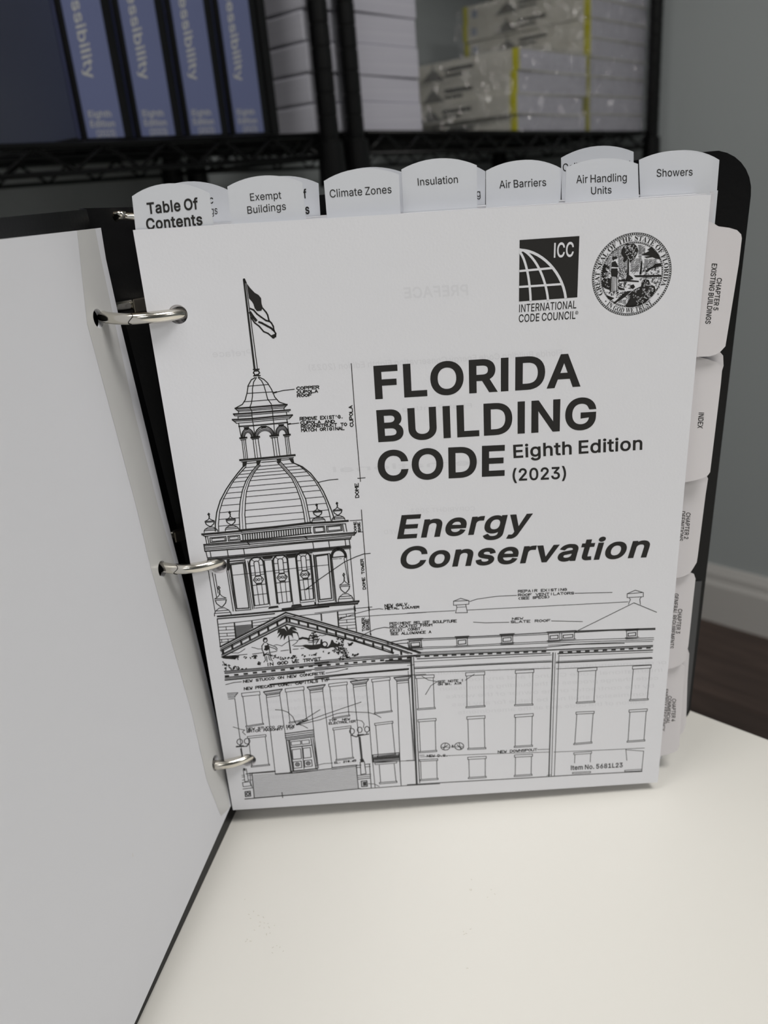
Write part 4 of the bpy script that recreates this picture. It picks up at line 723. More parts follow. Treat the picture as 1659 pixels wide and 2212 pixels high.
# ------------------------------------------------------------------ sheets and divider cards
W_, H_, Z0 = .2160, .2790, .0084
def holex(y): return max(.0108, RX+math.sqrt(max(RR**2-(y-RYc)**2, 0)))+.0008
def hz(): return RZ
def holes(y, r=.0037): x = holex(y); return [circ(x+.0005, z-.0006, r) for z in RZ]
def sheetobj(name, y, th, m, outline, hy=None, r=.0037):
    mb = MB(); solid(mb, [outline]+holes(y if hy is None else hy, r), lambda a, b: IDF(a, y, b), th, (0, -1, 0)); return bobj(mb, name, m)
pg = PY(0.)
c00, c10, c11, c01 = [pg.at(*p) for p in ((503, 1750), (1421, 1690), (1536, 421), (287, 497))]
pout = [(c[0], c[2]) for c in (c00, c10, c11, c01)]
hc = [pg.at(*p) for p in ((386, 679), (474, 1222), (538, 1642))]
mb = MB(); solid(mb, [pout]+[circ(c[0]-.0003, c[2], .0037) for c in hc], lambda a, b: IDF(a, 0, b), .00012, (0, -1, 0))
page = tag(bobj(mb, 'title_page', M['paper']), 'white printed title page facing the camera on the binder rings', 'page')
# bundles of loose sheets between the divider cards
NB = 14
ys = [.0012+.0026*i for i in range(NB)]
for i, y in enumerate(ys):
    dx = rng.uniform(-.0004, .0004)+(.0004 if i < 3 else 0); dz = rng.uniform(-.0006, .0002)
    x = [.0006+dx, W_-.0003+dx, W_-.0003+dx, .0006+dx]; z = [Z0+.0004+dz, Z0+.0004+dz, Z0+H_-.0004+dz, Z0+H_-.0004+dz]
    if i in (6, 7): x = [.0006, .2240+.0006*(i-6), .2240+.0006*(i-6), .0006]
    mb = MB(); solid(mb, [list(zip(x, z))]+holes(y), lambda a, b: IDF(a, y, b), .0016, (0, -1, 0))
    tag(bobj(mb, 'sheet_bundle', M['block']), 'bundle of white loose sheets behind the title page, between the tab dividers', 'paper', 'bundles of loose sheets in the binder')

def arch(pl, L, apex, R, n=12):
    """photo points of a tab: from its left shoulder over the apex to its right shoulder"""
    a, b, c = [pl.at(*p) for p in (L, apex, R)]; P = [(p[0], p[2]) for p in (a, b, c)]
    # circle through three points
    (ax, ay), (bx, by), (cx, cy_) = P; d = 2*(ax*(by-cy_)+bx*(cy_-ay)+cx*(ay-by))
    ux = ((ax*ax+ay*ay)*(by-cy_)+(bx*bx+by*by)*(cy_-ay)+(cx*cx+cy_*cy_)*(ay-by))/d
    uy = ((ax*ax+ay*ay)*(cx-bx)+(bx*bx+by*by)*(ax-cx)+(cx*cx+cy_*cy_)*(bx-ax))/d
    r = math.hypot(ax-ux, ay-uy); t0_, t1_ = math.atan2(ay-uy, ax-ux), math.atan2(cy_-uy, cx-ux)
    return [(ux+r*math.cos(t0_+(t1_-t0_)*i/n), uy+r*math.sin(t0_+(t1_-t0_)*i/n)) for i in range(n+1)]
def toptab(y, L, apex, R, bl_, br_, label, prints, m='card'):
    pl = PY(y); A = arch(pl, L, apex, R); b0, b1 = pl.at(*bl_), pl.at(*br_); zt = Z0+H_-.001
    k0 = (A[0][0]+(b0[0]-A[0][0])*(A[0][1]-zt)/max(A[0][1]-b0[2], 1e-4)); k1 = (A[-1][0]+(b1[0]-A[-1][0])*(A[-1][1]-zt)/max(A[-1][1]-b1[2], 1e-4))
    x0, x1_ = .0006, max(W_-.0006, k1+.0004)
    outl = [(x0, Z0+.001), (x1_, Z0+.001), (x1_, zt), (min(k1, x1_-.0003), zt)]+A[::-1]+[(max(k0, x0+.0003), zt), (x0, zt)]
    mb = MB(); solid(mb, [outl]+holes(y), lambda a, b: IDF(a, y, b), .0003, (0, -1, 0))
    o = tag(bobj(mb, 'tab_divider', M[m]), label, 'divider', 'divider cards with top tabs')
    mb = MB(); pt = PY(y, .00008)
    for s, p0, p1, up, bold in prints: textpx(mb, pt, s, p0, p1, up, bold)
    if mb.v: mb.build('tab_lettering', M['ink'], o)
    return o
Y = lambda i: ys[i]-.0004
toptab(Y(0), (285, 424), (370, 396), (452, 417), (291, 495), (461, 482), 'divider card with the bold Table Of Contents tab at the far left',
       [('Table Of', (319, 463), (429, 452), (-3, -25), 22), ('Contents', (317, 497), (438, 486), (-3, -25), 22)])
toptab(Y(8), (345, 408), (424, 392), (494, 411), (352, 480), (500, 478), 'divider card half hidden behind the Table Of Contents tab',
       [('c', (453, 440), (461, 439), (-1, -17), 0), ('gs', (455, 464), (470, 462), (-1, -17), 0)])
toptab(Y(1), (491, 403), (575, 379), (653, 394), (500, 480), (661, 470), 'divider card with the Exempt Buildings tab',
       [('Exempt', (541, 434), (608, 429), (-1.5, -16), 3), ('Buildings', (535, 462), (618, 453), (-1.5, -16), 3)])
toptab(Y(9), (535, 402), (616, 380), (688, 396), (545, 475), (692, 466), 'divider card half hidden behind the Exempt Buildings tab',
       [('f', (656, 429), (663, 428), (-2, -20), 22), ('s', (660, 463), (669, 462), (-2, -21), 22)])
toptab(Y(7), (706, 391), (800, 361), (867, 371), (712, 462), (871, 454), 'blank divider card edge showing beside the Climate Zones tab', [])
toptab(Y(2), (699.5, 391), (800, 363.5), (861.5, 377), (706, 467), (865, 457), 'divider card with the Climate Zones tab',
       [('Climate Zones', (713, 427), (846, 417), (-1.5, -17), 3)])
toptab(Y(10), (890, 372), (975, 348), (1048.5, 370), (893, 450), (1048, 440), 'divider card half hidden behind the Insulation tab',
       [('g', (1030, 426), (1038, 425.5), (-1, -17), 0)])
toptab(Y(3), (867, 366), (949, 342), (1030, 357), (871, 450), (1031, 440), 'divider card with the raised Insulation tab',
       [('Insulation', (903, 401), (989.5, 395), (-1.3, -16), 3)])
toptab(Y(11), (1058, 369), (1140, 345), (1213, 364), (1058, 437), (1211, 431), 'blank divider card edge showing beside the Air Barriers tab', [])
toptab(Y(4), (1049.7, 369), (1133.5, 345.6), (1209.5, 363), (1049.7, 441), (1207.5, 432), 'divider card with the Air Barriers tab',
       [('Air Barriers', (1079, 407), (1180, 401.5), (-1, -16.5), 3)])
toptab(Y(12), (1212, 341), (1296, 315), (1368.6, 328), (1213, 414), (1369, 404), 'divider card with the highest tab, its text cut off by the Air Handling Units tab',
       [('Ceili', (1216, 370), (1252, 368), (-.5, -16.5), 3), ('t', (1358, 361), (1363, 360.5), (0, -15), 3)])
toptab(Y(5), (1223, 362), (1307, 342), (1378, 354), (1221, 430), (1380, 420), 'divider card with the Air Handling Units tab',
       [('Air Handling', (1245, 396), (1354, 391), (-.3, -17), 3), ('Units', (1277, 420), (1321, 417.5), (-.2, -16), 3)])
toptab(Y(13), (1398, 346), (1482, 324), (1554, 345.5), (1396, 420), (1548, 421), 'blank divider card edge showing behind the Showers tab', [])
toptab(Y(6), (1380.5, 345.6), (1463, 325), (1542, 342), (1383, 420), (1534, 411), 'divider card with the Showers tab at the far right',
       [('Showers', (1418.5, 382), (1496, 379), (0, -16.5), 3)])

def sidetab(y, pts, label, prints):
    pl = PY(y); P = [pl.at(*p) for p in pts]; P = [(p[0], p[2]) for p in P]; x1_ = W_-.0004
    P = sorted(P, key=lambda p: 0) ; zt, zb = P[0][1], P[-1][1]
    outl = [(.0010, Z0+.0014), (x1_, Z0+.0014)]+([(x1_, max(zb, Z0+.0016))] if P[-1][0] > x1_ else [])+P[::-1]+[(x1_, zt+.0001), (x1_, Z0+H_-.0014), (.0010, Z0+H_-.0014)]
    mb = MB(); solid(mb, [outl]+holes(y), lambda a, b: IDF(a, y, b), .00035, (0, -1, 0))
    o = tag(bobj(mb, 'tab_divider', M['side']), label, 'divider', 'divider cards with side tabs')
    mb = MB(); pt = PY(y, .00008)
    for s, p0, p1, up, bold in prints: textpx(mb, pt, s, p0, p1, up, bold)
    if mb.v: mb.build('tab_lettering', M['ink'], o)
    return o
sidetab(.0004, [(1537, 480), (1544, 484), (1552, 489), (1575, 492), (1592, 497), (1601, 506), (1602.5, 515), (1596, 570), (1583, 650), (1567, 748), (1556, 760), (1546, 766), (1532, 770), (1508, 771)],
        'divider card with the CHAPTER 5 EXISTING BUILDINGS side tab, topmost on the right edge',
        [('CHAPTER 5', (1549, 600), (1540.5, 670), (11, .8), 12), ('EXISTING BUILDINGS', (1538, 569), (1523.5, 699), (11.5, .8), 12)])
sidetab(.0055, [(1509, 762), (1530, 764), (1548, 763), (1556, 761), (1562, 768), (1563, 790), (1560, 800), (1540, 806), (1508, 808)], 'thin card edge showing between the CHAPTER 5 and INDEX tabs', [])
sidetab(.0029, [(1508, 771), (1530, 776), (1548, 782), (1557, 790), (1560, 798), (1557, 830), (1548, 905), (1534, 1020), (1529, 1027), (1521, 1032), (1500, 1038), (1479, 1042)],
        'divider card with the INDEX side tab, second on the right edge', [('INDEX', (1509.5, 891), (1506.5, 925), (11.5, .8), 12)])
sidetab(.0081, [(1488, 1018), (1510, 1024), (1526, 1026), (1529.5, 1034), (1524, 1070), (1507, 1203), (1505, 1215), (1499, 1225), (1490, 1239), (1475, 1246), (1459, 1249)],
        'divider card with the CHAPTER 2 DEFINITIONS side tab, third on the right edge',
        [('CHAPTER 2', (1482.5, 1107), (1477.5, 1164), (9.5, .8), 12), ('DEFINITIONS', (1471.5, 1104), (1466, 1168), (9, .8), 12)])
sidetab(.0107, [(1472, 1232), (1488, 1236), (1499, 1240), (1502.5, 1250), (1498, 1290), (1487, 1395), (1480, 1425), (1471, 1436), (1456, 1442), (1441, 1446)],
        'divider card with the CHAPTER 3 GENERAL REQUIREMENTS side tab, fourth on the right edge',
        [('CHAPTER 3', (1465, 1315), (1460, 1368), (9, .8), 12), ('GENERAL REQUIREMENTS', (1457, 1282), (1446, 1400), (9, .8), 12)])
sidetab(.0159, [(1455, 1395), (1478, 1398), (1486, 1403), (1489, 1412), (1485, 1470), (1482, 1560), (1477, 1580), (1462, 1592), (1440, 1600)], 'card edge sticking out behind the CHAPTER 4 tab', [])
sidetab(.0133, [(1452, 1430), (1470, 1433), (1479, 1440), (1479, 1450), (1474, 1520), (1467, 1610), (1464, 1620), (1456, 1625), (1440, 1630), (1427, 1633)],
        'divider card with the CHAPTER 4 COMMERCIAL side tab, lowest on the right edge',
        [('CHAPTER 4', (1452, 1509), (1450, 1558), (8.5, .8), 12), ('COMMERCIAL', (1443, 1503), (1438.5, 1563), (8, .8), 12), ('ENERGY EFFICIENCY', (1437, 1488), (1429.5, 1579), (6.5, .8), 10)])

# turned sheet on the left, resting near the table, towards the camera
edge = [(218, 492), (229, 560), (258, 690), (318, 937), (360, 1117), (407, 1300), (441, 1440), (468, 1560), (485, 1650), (499, 1740)]
E2 = [lp(q) for q in edge]; tl = lp((0, 517)); blw = lp((290, 2212)); br_ = E2[-1]
sT = (tl[1]-E2[0][1])/(tl[0]-E2[0][0]); sB = (blw[1]-br_[1])/(blw[0]-br_[0])
aL = .209
lo = E2+[(aL*.55, br_[1]+sB*(aL*.55-br_[0])), (aL, br_[1]+sB*(aL-br_[0])-.0005), (aL, E2[0][1]+sT*(aL-E2[0][0]))]
hl = [lp(q) for q in ((212, 688), (350, 1229), (465, 1648))]
hp = [[(a, b) for a, b in circ(c[0], c[1], .0037)] for c in hl]
mb = MB(); solid(mb, [lo]+hp, lambda a, b: lf(a, b), .0003, Ln)
ls = tag(bobj(mb, 'turned_divider_sheet', M['paper2']), 'large blank white sheet turned over to the left of the rings', 'page')
def strip(nm, q, o, m):
    pts = [lp(p) for p in q]; mb = MB(); 
    K = 1e5; cs = grow([[(x*K, y*K) for x, y in c] for c in [pts]+[h for h in hp if contained(h, pts)]], 0)
    v, f = fillglyph(cs); mb.add([b2w(lf(a/K, b/K, o)) for a, b in v], f); return bobj(mb, nm, m, ls)
strip('reinforcing_tape', [(166, 498), (188, 700), (293, 1090), (326, 1229), (354, 1330), (414, 1540), (446, 1683), (477, 1763)]+[(496, 1745), (484, 1652), (459, 1540), (404, 1310), (377, 1220), (343, 1100), (290, 890), (246, 690), (218, 560), (205, 494)], .0001, M['tape'])
mb = MB()
for (x0_, y0_, x1_, y1_) in ((285.5, 1843, 286.5, 1851),):
    a, b = lp((x0_, y0_)), lp((x1_, y1_)); mb.add([b2w(lf(a[0]-.0001, a[1], .0002)), b2w(lf(a[0]+.0001, a[1], .0002)), b2w(lf(b[0]+.0001, b[1], .0002)), b2w(lf(b[0]-.0001, b[1], .0002))], [(0, 1, 2, 3)])
mb.build('speck', M['scuff'], ls)
mb = MB(); solid(mb, [[(a+.0006, b+(.003 if k == len(E2)-1 else 0)) for k, (a, b) in enumerate(E2)]+[(aL-.001, br_[1]+sB*(aL-br_[0])+.003), (aL-.001, E2[0][1]+sT*(aL-E2[0][0])-.001)]]+[[(a+.0003, b) for a, b in h] for h in hp], lambda a, b: lf(a, b, -.0004), .0016, Ln)
tag(bobj(mb, 'turned_sheet_bundle', M['paper2']), 'bundle of turned sheets behind the large blank sheet on the left', 'paper')

# ------------------------------------------------------------------ print on the title page
PP = PY(0., .00006)
ZA = (470, 1310, 240/1659); ZB = (680, 1310, 240/1659); ZCC = (430, 1080, 190/1659); ZD = (610, 1070, 200/1659)
Z4 = (420, 560, 400/1659); Z5 = (420, 960, 420/1659); Z6 = (450, 1280, 500/1659); Z7 = (880, 1240, 580/1659); ZT = (790, 740, 630/1659)
Z1 = (1100, 480, 380/1659); ZE = (1270, 495, 190/1659); PX = (0, 0, 1.)
def zz(z, p): return (z[0]+p[0]*z[2], z[1]+p[1]*z[2])
# title lettering
mb = MB()
def T(z, s, p0, p1, up, bold, m=None, font=None, track=0):
    textpx(m or mb, PP, s, zz(z, p0), zz(z, p1), (up[0]*z[2], up[1]*z[2]), bold, font, 509., track)
T(ZT, 'FLORIDA', (55, 323), (1222, 250), (-12, -190), 24); T(ZT, 'BUILDING', (72, 567), (1308, 492), (-13, -182), 24)
T(ZT, 'CODE', (72, 792), (790, 758), (-9, -176), 24); T(ZT, 'Eighth Edition', (841, 658), (1573, 610), (-3, -76), 17)
T(ZT, '(2023)', (836, 788), (1140, 775), (-2, -70), 17)
T(ZT, 'Energy', (178, 1118), (925, 1076), (26, -136), 22); T(ZT, 'Conservation', (187, 1290), (1596, 1222), (24, -128), 22)
mb.build('title_lettering', M['ink'], page)
mb = MB(); T(Z7, 'Item No. 5681L23', (1010, 1212), (1330, 1194), (0, -29), 22); mb.build('item_number', M['ink2'], page)
# show-through of the next page, mirrored
mb = MB(); PG = PY(0., .00003)
def G(s, p0, p1, up, b=0): textpx(mb, PG, s, p0, p1, up, b)
G('PREFACE', (1012, 638), (874, 645), (-2, -24), 20)
G('Preface', (545, 768), (460, 772), (-2, -14), 10)
G('Florida Building Code Energy Conservation Eighth Edition (2023)', (1215, 768), (668, 801), (-1, -13), 8)
G('International', (1090, 1000), (720, 1020), (-1, -11), 6); G('First Printing', (1020, 880), (870, 888), (-1, -9), 5)
G('COPYRIGHT 2023', (1027, 1103), (888, 1108), (-1, -9), 5); G('ALL RIGHTS RESERVED', (1000, 1146), (830, 1154), (-1, -9), 5)
GL = ('or recommendations of this code for the building', 'International Code Council and any local laws', 'code change process of the building commission', 'by the contractor or the owner of the works', 'commission shall not be liable for any loss', 'edition of the code and all the amendments')
for i, g in enumerate(GL):
    y = 1440+i*17; G(g, (1440-i*9, y-6), (925+i*13, y+18), (-1, -8), 3)
for i in range(4): G('effective code maintenance by the commission', (800, 1492+i*17), (575, 1502+i*17), (-1, -8), 4)
tag(mb.build('show_through_print', M['ghost'], page), kind='stuff')

# council logo
mb = MB(); draw(mb, PP, 'F 98,168 662,130 642,708 92,748', *Z1); logo = mb.build('council_logo', M['ink'], page)
PL2 = PY(0., .00010); mb = MB()
def bez(pts, n=14):
    a, b, c, d = [A3(p, float) for p in pts]; return [tuple(a*(1-t)**3+3*b*t*(1-t)**2+3*c*t*t*(1-t)+d*t**3) for t in [i/n for i in range(n+1)]]
def S(z, pts, w, m=None, pl=PL2): (stroke if pl is PP else ribbon)(m or mb, pl, [zz(z, p) for p in pts], w)
S(Z1, bez(((98, 262), (300, 262), (505, 470), (533, 716))), 5.6, pl=PY(0., 0.00012))
S(Z1, bez(((96, 278), (150, 330), (195, 520), (202, 742))), 5.0, pl=PY(0., 0.00014)); S(Z1, bez(((140, 268), (270, 350), (350, 560), (366, 735))), 5.0, pl=PY(0., 0.00016))
S(Z1, [(96, 461), (410, 432)], 4.6, pl=PY(0., 0.00018)); S(Z1, [(93, 611), (492, 584)], 4.6, pl=PY(0., 0.00020))
draw(mb, PL2, 'F 97,246 160,258 110,285 96,282', *Z1)
textpx(mb, PL2, 'ICC', zz(Z1, (420, 335)), zz(Z1, (606, 325)), (1, -140*Z1[2]), 14, None)
mb.build('logo_reversed_lines', M['paper'], logo)
mb = MB(); T(Z1, 'INTERNATIONAL', (93, 850), (632, 812), (2, -74), 8); T(Z1, 'CODE COUNCIL', (90, 945), (624, 911), (2, -74), 8)
draw(mb, PP, 'C 0.8 637,853 13,14', *Z1); T(Z1, 'R', (631, 861), (643, 860), (0, -15), 6)
mb.build('council_name', M['ink'], page)

# state seal
sc_ = pg.at(*zz(ZE, (826, 862))); SX, SZ = sc_[0], sc_[2]
SR = .01535
def sp(r, a): return (SX+r*SR*math.sin(a), SZ+r*SR*math.cos(a)*1.01)
def w3(p, o=.00006): return b2w((p[0], -o, p[1]))
mb = MB()
def ringband(r0, r1, n=90, skip=None):
    for i in range(n):
        if skip and i % 2: continue
        a0, a1 = 2*math.pi*i/n, 2*math.pi*(i+1)/n; mb.add([w3(sp(r0, a0)), w3(sp(r1, a0)), w3(sp(r1, a1)), w3(sp(r0, a1))], [(0, 1, 2, 3)])
ringband(.988, 1.0); ringband(.945, .955); ringband(.957, .986, 230, True); ringband(.782, .790); ringband(.752, .760); ringband(.762, .780, 190, True)
def arctext(s, a0, a1, r, capr, flip=False):
    ws = [(layout(SERIF, c)[0] if c != ' ' else None) for c in s]; adv = [(SERIF[c][0] if c != ' ' else 190) for c in s]
    tot = sum(adv); x = 0
    for c, V, ad in zip(s, ws, adv):
        if V:
            _, F = layout(SERIF, c); am = a0+(a1-a0)*(x+ad/2)/tot; k = abs(a1-a0)*r/tot; vs = []
            for u, v in V:
                du = (u-ad/2)*k; dv = v/455*capr
                if not flip: q = sp(1, 0); rr = r+dv; aa_ = am+du/r
                else: rr = r-dv+capr; aa_ = am-du/r
                vs.append(w3(sp(rr, aa_)))
            mb.add(vs, F)
        x += ad
arctext('GREAT SEAL OF THE STATE OF FLORIDA', math.radians(-121), math.radians(112), .812, .118)
arctext('IN GOD WE TRUST', math.radians(221), math.radians(142), .812, .118, True)
for a in (-134, 126):
    a = math.radians(a); c = sp(.87, a); mb.add([w3((c[0]+.0004*(1 if k % 2 == 0 else .4)*math.sin(k*math.pi/5), c[1]+.0004*(1 if k % 2 == 0 else .4)*math.cos(k*math.pi/5))) for k in range(10)], [tuple(range(10))])
mb.build('seal_ring', M['ink'], page)
mb = MB()
draw(mb, PP, '''F 640,380 680,300 740,270 800,285 870,270 930,330 950,400 925,480 880,560 830,590 800,640 780,600 745,560 720,600 690,630 660,600 680,540 650,510 625,450
F 748,560 778,560 772,860 830,900 860,940 790,960 700,960 730,900 740,850
F 460,520 520,512 560,530 545,560 500,570 475,600 455,560
F 455,620 520,600 575,700 560,720 440,710
F 440,740 560,740 565,850 550,900 440,890 430,800
F 425,900 445,900 440,1180 415,1150
F 255,980 330,900 420,930 420,1150 330,1120 270,1080
F 285,700 330,640 345,700 330,760 380,800 340,860 380,900 330,960 270,900 268,800
F 1060,460 1160,410 1120,390 1200,330 1260,400 1330,480 1370,570 1290,560 1220,530 1100,545 1060,520 1180,505 1000,490
F 1080,790 1140,740 1230,700 1270,650 1370,640 1395,700 1270,720 1180,760 1110,820
F 1000,640 1020,560 1030,640 1010,850 970,850
F 860,870 1380,860 1385,900 1100,905 900,905
F 700,1450 760,1360 800,1290 760,1240 850,1150 950,1100 1000,1080 1020,980 1080,940 1150,960 1180,1040 1260,1080 1280,1150 1240,1220 1180,1300 1080,1390 980,1440 850,1470 760,1475
F 560,1060 600,1100 680,1120 700,1150 620,1150 570,1130
F 800,1060 860,1040 890,1090 850,1130 800,1110
F 340,1240 420,1270 500,1300 440,1340 380,1310
F 480,1390 560,1320 660,1220 740,1170 830,1160 700,1280 560,1370 500,1410
F 570,960 700,950 960,975 960,1000 700,985 570,990''', *ZE)
r5 = random.Random(5)
def inseal(x, y): return ((x-826)/560)**2+((y-862)/605)**2 < .98
for (x0_, x1_, y0_, y1_, st) in ((440, 640, 340, 520, 16), (560, 740, 520, 720, 16), (340, 450, 500, 760, 17), (940, 1080, 290, 480, 14), (950, 1010, 500, 640, 15), (1060, 1370, 570, 740, 16), (800, 960, 560, 800, 17), (560, 720, 1340, 1440, 15), (740, 800, 1230, 1380, 14), (580, 780, 730, 900, 24)):
    y = y0_
    while y < y1_:
        x = x0_+r5.uniform(0, 20)
        while x < x1_:
            l = r5.uniform(30, 90)
            if inseal(x, y) and inseal(x+l, y): S(ZE, [(x, y), (min(x+l, x1_), y-l*.06)], .75, pl=PP)
            x += l+r5.uniform(8, 22)
        y += st
def squig(m, z, cx, cy, rx, ry, n, w, l0, l1, test=None, pl=PP, rr=r5):
    for i in range(n):
        x = cx+rr.uniform(-rx, rx); y = cy+rr.uniform(-ry, ry)
        if test and not test(x, y): continue
        a = rr.uniform(0, 6.28); l = rr.uniform(l0, l1)
        stroke(m, pl, [zz(z, p) for p in ((x, y), (x+l*math.cos(a), y+l*math.sin(a)), (x+l*1.6*math.cos(a+.7), y+l*1.6*math.sin(a+.7)))], w)
squig(mb, ZE, 330, 880, 70, 220, 60, 1.0, 10, 30, inseal); squig(mb, ZE, 650, 850, 90, 130, 50, .9, 10, 25, inseal); squig(mb, ZE, 1180, 800, 200, 80, 46, .9, 10, 28, inseal)
squig(mb, ZE, 700, 1060, 130, 60, 30, 1.0, 10, 30, inseal); squig(mb, ZE, 1180, 960, 190, 70, 50, .8, 8, 24, inseal); squig(mb, ZE, 1310, 1090, 50, 120, 20, .9, 10, 24, inseal)
squig(mb, ZE, 640, 1240, 110, 60, 26, .9, 8, 22, inseal); squig(mb, ZE, 470, 1200, 110, 50, 30, 1., 8, 22, inseal)
for x in (455, 480, 505, 530, 550): S(ZE, [(x, 880), (x+r5.uniform(-15, 5), 1180)], 1.1, pl=PP)
for q in (((1020, 640), (830, 830)), ((1020, 660), (860, 850)), ((1000, 640), (800, 800)), ((1270, 600), (1230, 720)), ((1050, 640), (1080, 820)), ((1180, 600), (1060, 760))): S(ZE, q, .8, pl=PP)
mb.build('seal_picture', M['ink'], page)
mb = MB()
def inbush(x, y): return inseal(x, y)
squig(mb, ZE, 1000, 1250, 230, 140, 60, .7, 8, 30, inbush, PL2); squig(mb, ZE, 1120, 1080, 110, 100, 26, .6, 8, 24, inbush, PL2); squig(mb, ZE, 790, 430, 120, 130, 46, .8, 8, 26, inbush, PL2); squig(mb, ZE, 340, 960, 60, 150, 24, .7, 8, 26, inbush, PL2)
mb.build('seal_highlights', M['paper'], page)

# ------------------------------------------------------------------ line drawing: flag and cupola
mb = MB()
draw(mb, PP, '''F 433,178 450,178 548,985 530,985
2.0 460,205 565,985
F 436,172 452,172 470,215 440,215
F 468,215 500,258 540,300 575,320 597,348 602,400 612,430 600,462 560,465 540,440 528,400 515,380 488,350
3.6 500,442 530,455 560,490 600,520 640,548 668,556
3.4 612,440 642,475 656,500 668,550 690,572 706,600 712,640 728,665 726,695
6.0 500,478 528,520 552,548
3.2 505,520 540,570 580,600 620,648 660,665 695,695 710,705
4.4 578,563 604,572 640,592 685,616 712,640
F 690,680 728,665 732,690 715,710 695,708
2.6 527,988 580,985
3.5 538,1000 570,998
2.6 535,1005 528,1018 540,1032 535,1045
2.6 575,1003 584,1018 570,1032 578,1045
2.4 530,1045 590,1042
2 545,1040 560,1032 572,1040
2.2 545,1060 510,1080 482,1130 471,1200 455,1260 430,1300 365,1335
2.2 575,1055 620,1075 655,1108 690,1165 720,1235 760,1280 830,1303
2.0 556,1060 530,1100 520,1160 520,1230 510,1290 495,1330
2.0 572,1062 602,1090 622,1130 640,1190 655,1250 690,1300
1.6 475,1138 662,1122
1.6 469,1202 705,1188
1.6 445,1277 742,1255
3.6 365,1337 500,1328 690,1312 830,1303
1.6 376,1352 505,1345 690,1328 822,1317
1.6 392,1362 510,1356 695,1340 805,1332
1.8 368,1340 392,1362
1.8 828,1305 805,1332
3.6 350,1388 510,1378 700,1362 858,1350
1.6 362,1403 515,1394 700,1378 848,1366
1.6 388,1412 515,1405
3.6 340,1438 520,1428 705,1410 878,1396
1.8 352,1452 520,1442 708,1426 868,1412
1.6 378,1470 520,1458 708,1440 850,1428
2 340,1440 378,1470
2 878,1398 850,1428
2 350,1390 362,1403
3.0 398,1498 530,1490 710,1474 835,1462
1.8 495,1328 514,1360 515,1392 520,1440 530,1500 540,1570
1.8 688,1310 698,1345 702,1400 712,1480 718,1565
1.8 395,1360 395,1385
1.8 390,1412 394,1436
1.8 800,1330 806,1352
1.8 822,1368 828,1395
2.0 396,1472 420,1600
2.0 828,1435 846,1570
F 440,1505 490,1500 485,1525 450,1530
F 592,1494 646,1490 640,1512 602,1515
F 750,1480 804,1476 798,1498 758,1501
4.2 408,1604 468,1598
2 414,1620 462,1615
4.2 508,1599 582,1591
2 515,1612 576,1606
4.2 678,1584 752,1577
2 686,1600 746,1594
4.2 800,1576 857,1571
2 806,1590 850,1586
1.8 425,1622 445,1790
1.4 441,1622 461,1788
1.8 456,1618 476,1785
1.8 525,1615 545,1782
1.4 546,1613 566,1780
1.8 571,1610 596,1778
1.8 697,1602 718,1766
1.4 719,1600 741,1764
1.8 742,1597 765,1760
1.8 812,1592 831,1756
1.4 828,1590 847,1754
1.8 841,1588 863,1750
4.6 408,1800 620,1782 900,1755
1.8 420,1816 888,1776
1.8 470,1830 560,1822
1.8 600,1820 735,1808
1.8 780,1800 850,1794
F 430,1815 472,1812 466,1848 432,1868
F 553,1804 598,1800 588,1832 560,1852
F 735,1790 778,1788 775,1818 748,1836
F 845,1785 885,1782 896,1832 868,1822
1.8 715,1195 800,1175 895,1165
3.2 712,1196 735,1190
1.8 840,1478 935,1468
3.2 838,1478 860,1474
1.7 1405,935 1440,1420 1488,1992
1.6 1462,1963 1530,1958''', *Z4)
def archs(z, L, R, h, w):
    L, R = A3(L, float), A3(R, float); c = (L+R)/2; e_ = (R-L)/2
    stroke(mb, PP, [zz(z, c-e_*math.cos(t*math.pi/12)+A3([-.1*h*math.sin(t*math.pi/12), -h*math.sin(t*math.pi/12)])) for t in range(13)], w)
for L, R, h in (((424, 1605), (538, 1597), 84), ((542, 1596), (718, 1582), 92), ((728, 1580), (846, 1570), 84)):
    archs(Z4, L, R, h, 2.6); archs(Z4, (L[0]+9, L[1]), (R[0]-9, R[1]), h*.84, 1.6); archs(Z4, (L[0]+18, L[1]), (R[0]-18, R[1]), h*.7, 1.8); archs(Z4, (L[0]+26, L[1]), (R[0]-26, R[1]), h*.58, 1.6)
for s, p0, p1, h in (('COPPER', (917, 1170), (1115, 1160), 26), ('CUPOLA', (920, 1203), (1104, 1193), 24), ('ROOF', (922, 1236), (1050, 1227), 24), ("REMOVE EXIST'G.", (947, 1445), (1332, 1424), 28),
                     ('CUPOLA AND', (951, 1479), (1254, 1464), 24), ('RECONSTRUCT TO', (957, 1512), (1364, 1492), 26), ('MATCH ORIGINAL', (960, 1546), (1342, 1527), 26)):
    handtext(mb, PP, s, zz(Z4, p0), zz(Z4, p1), (-.3, -h*Z4[2]), 1.55)
handtext(mb, PP, 'CUPOLA', zz(Z4, (1424, 1497)), zz(Z4, (1413, 1312)), (-29*Z4[2], 1), 1.6)
mb.build('drawing_cupola', M['ink'], page)

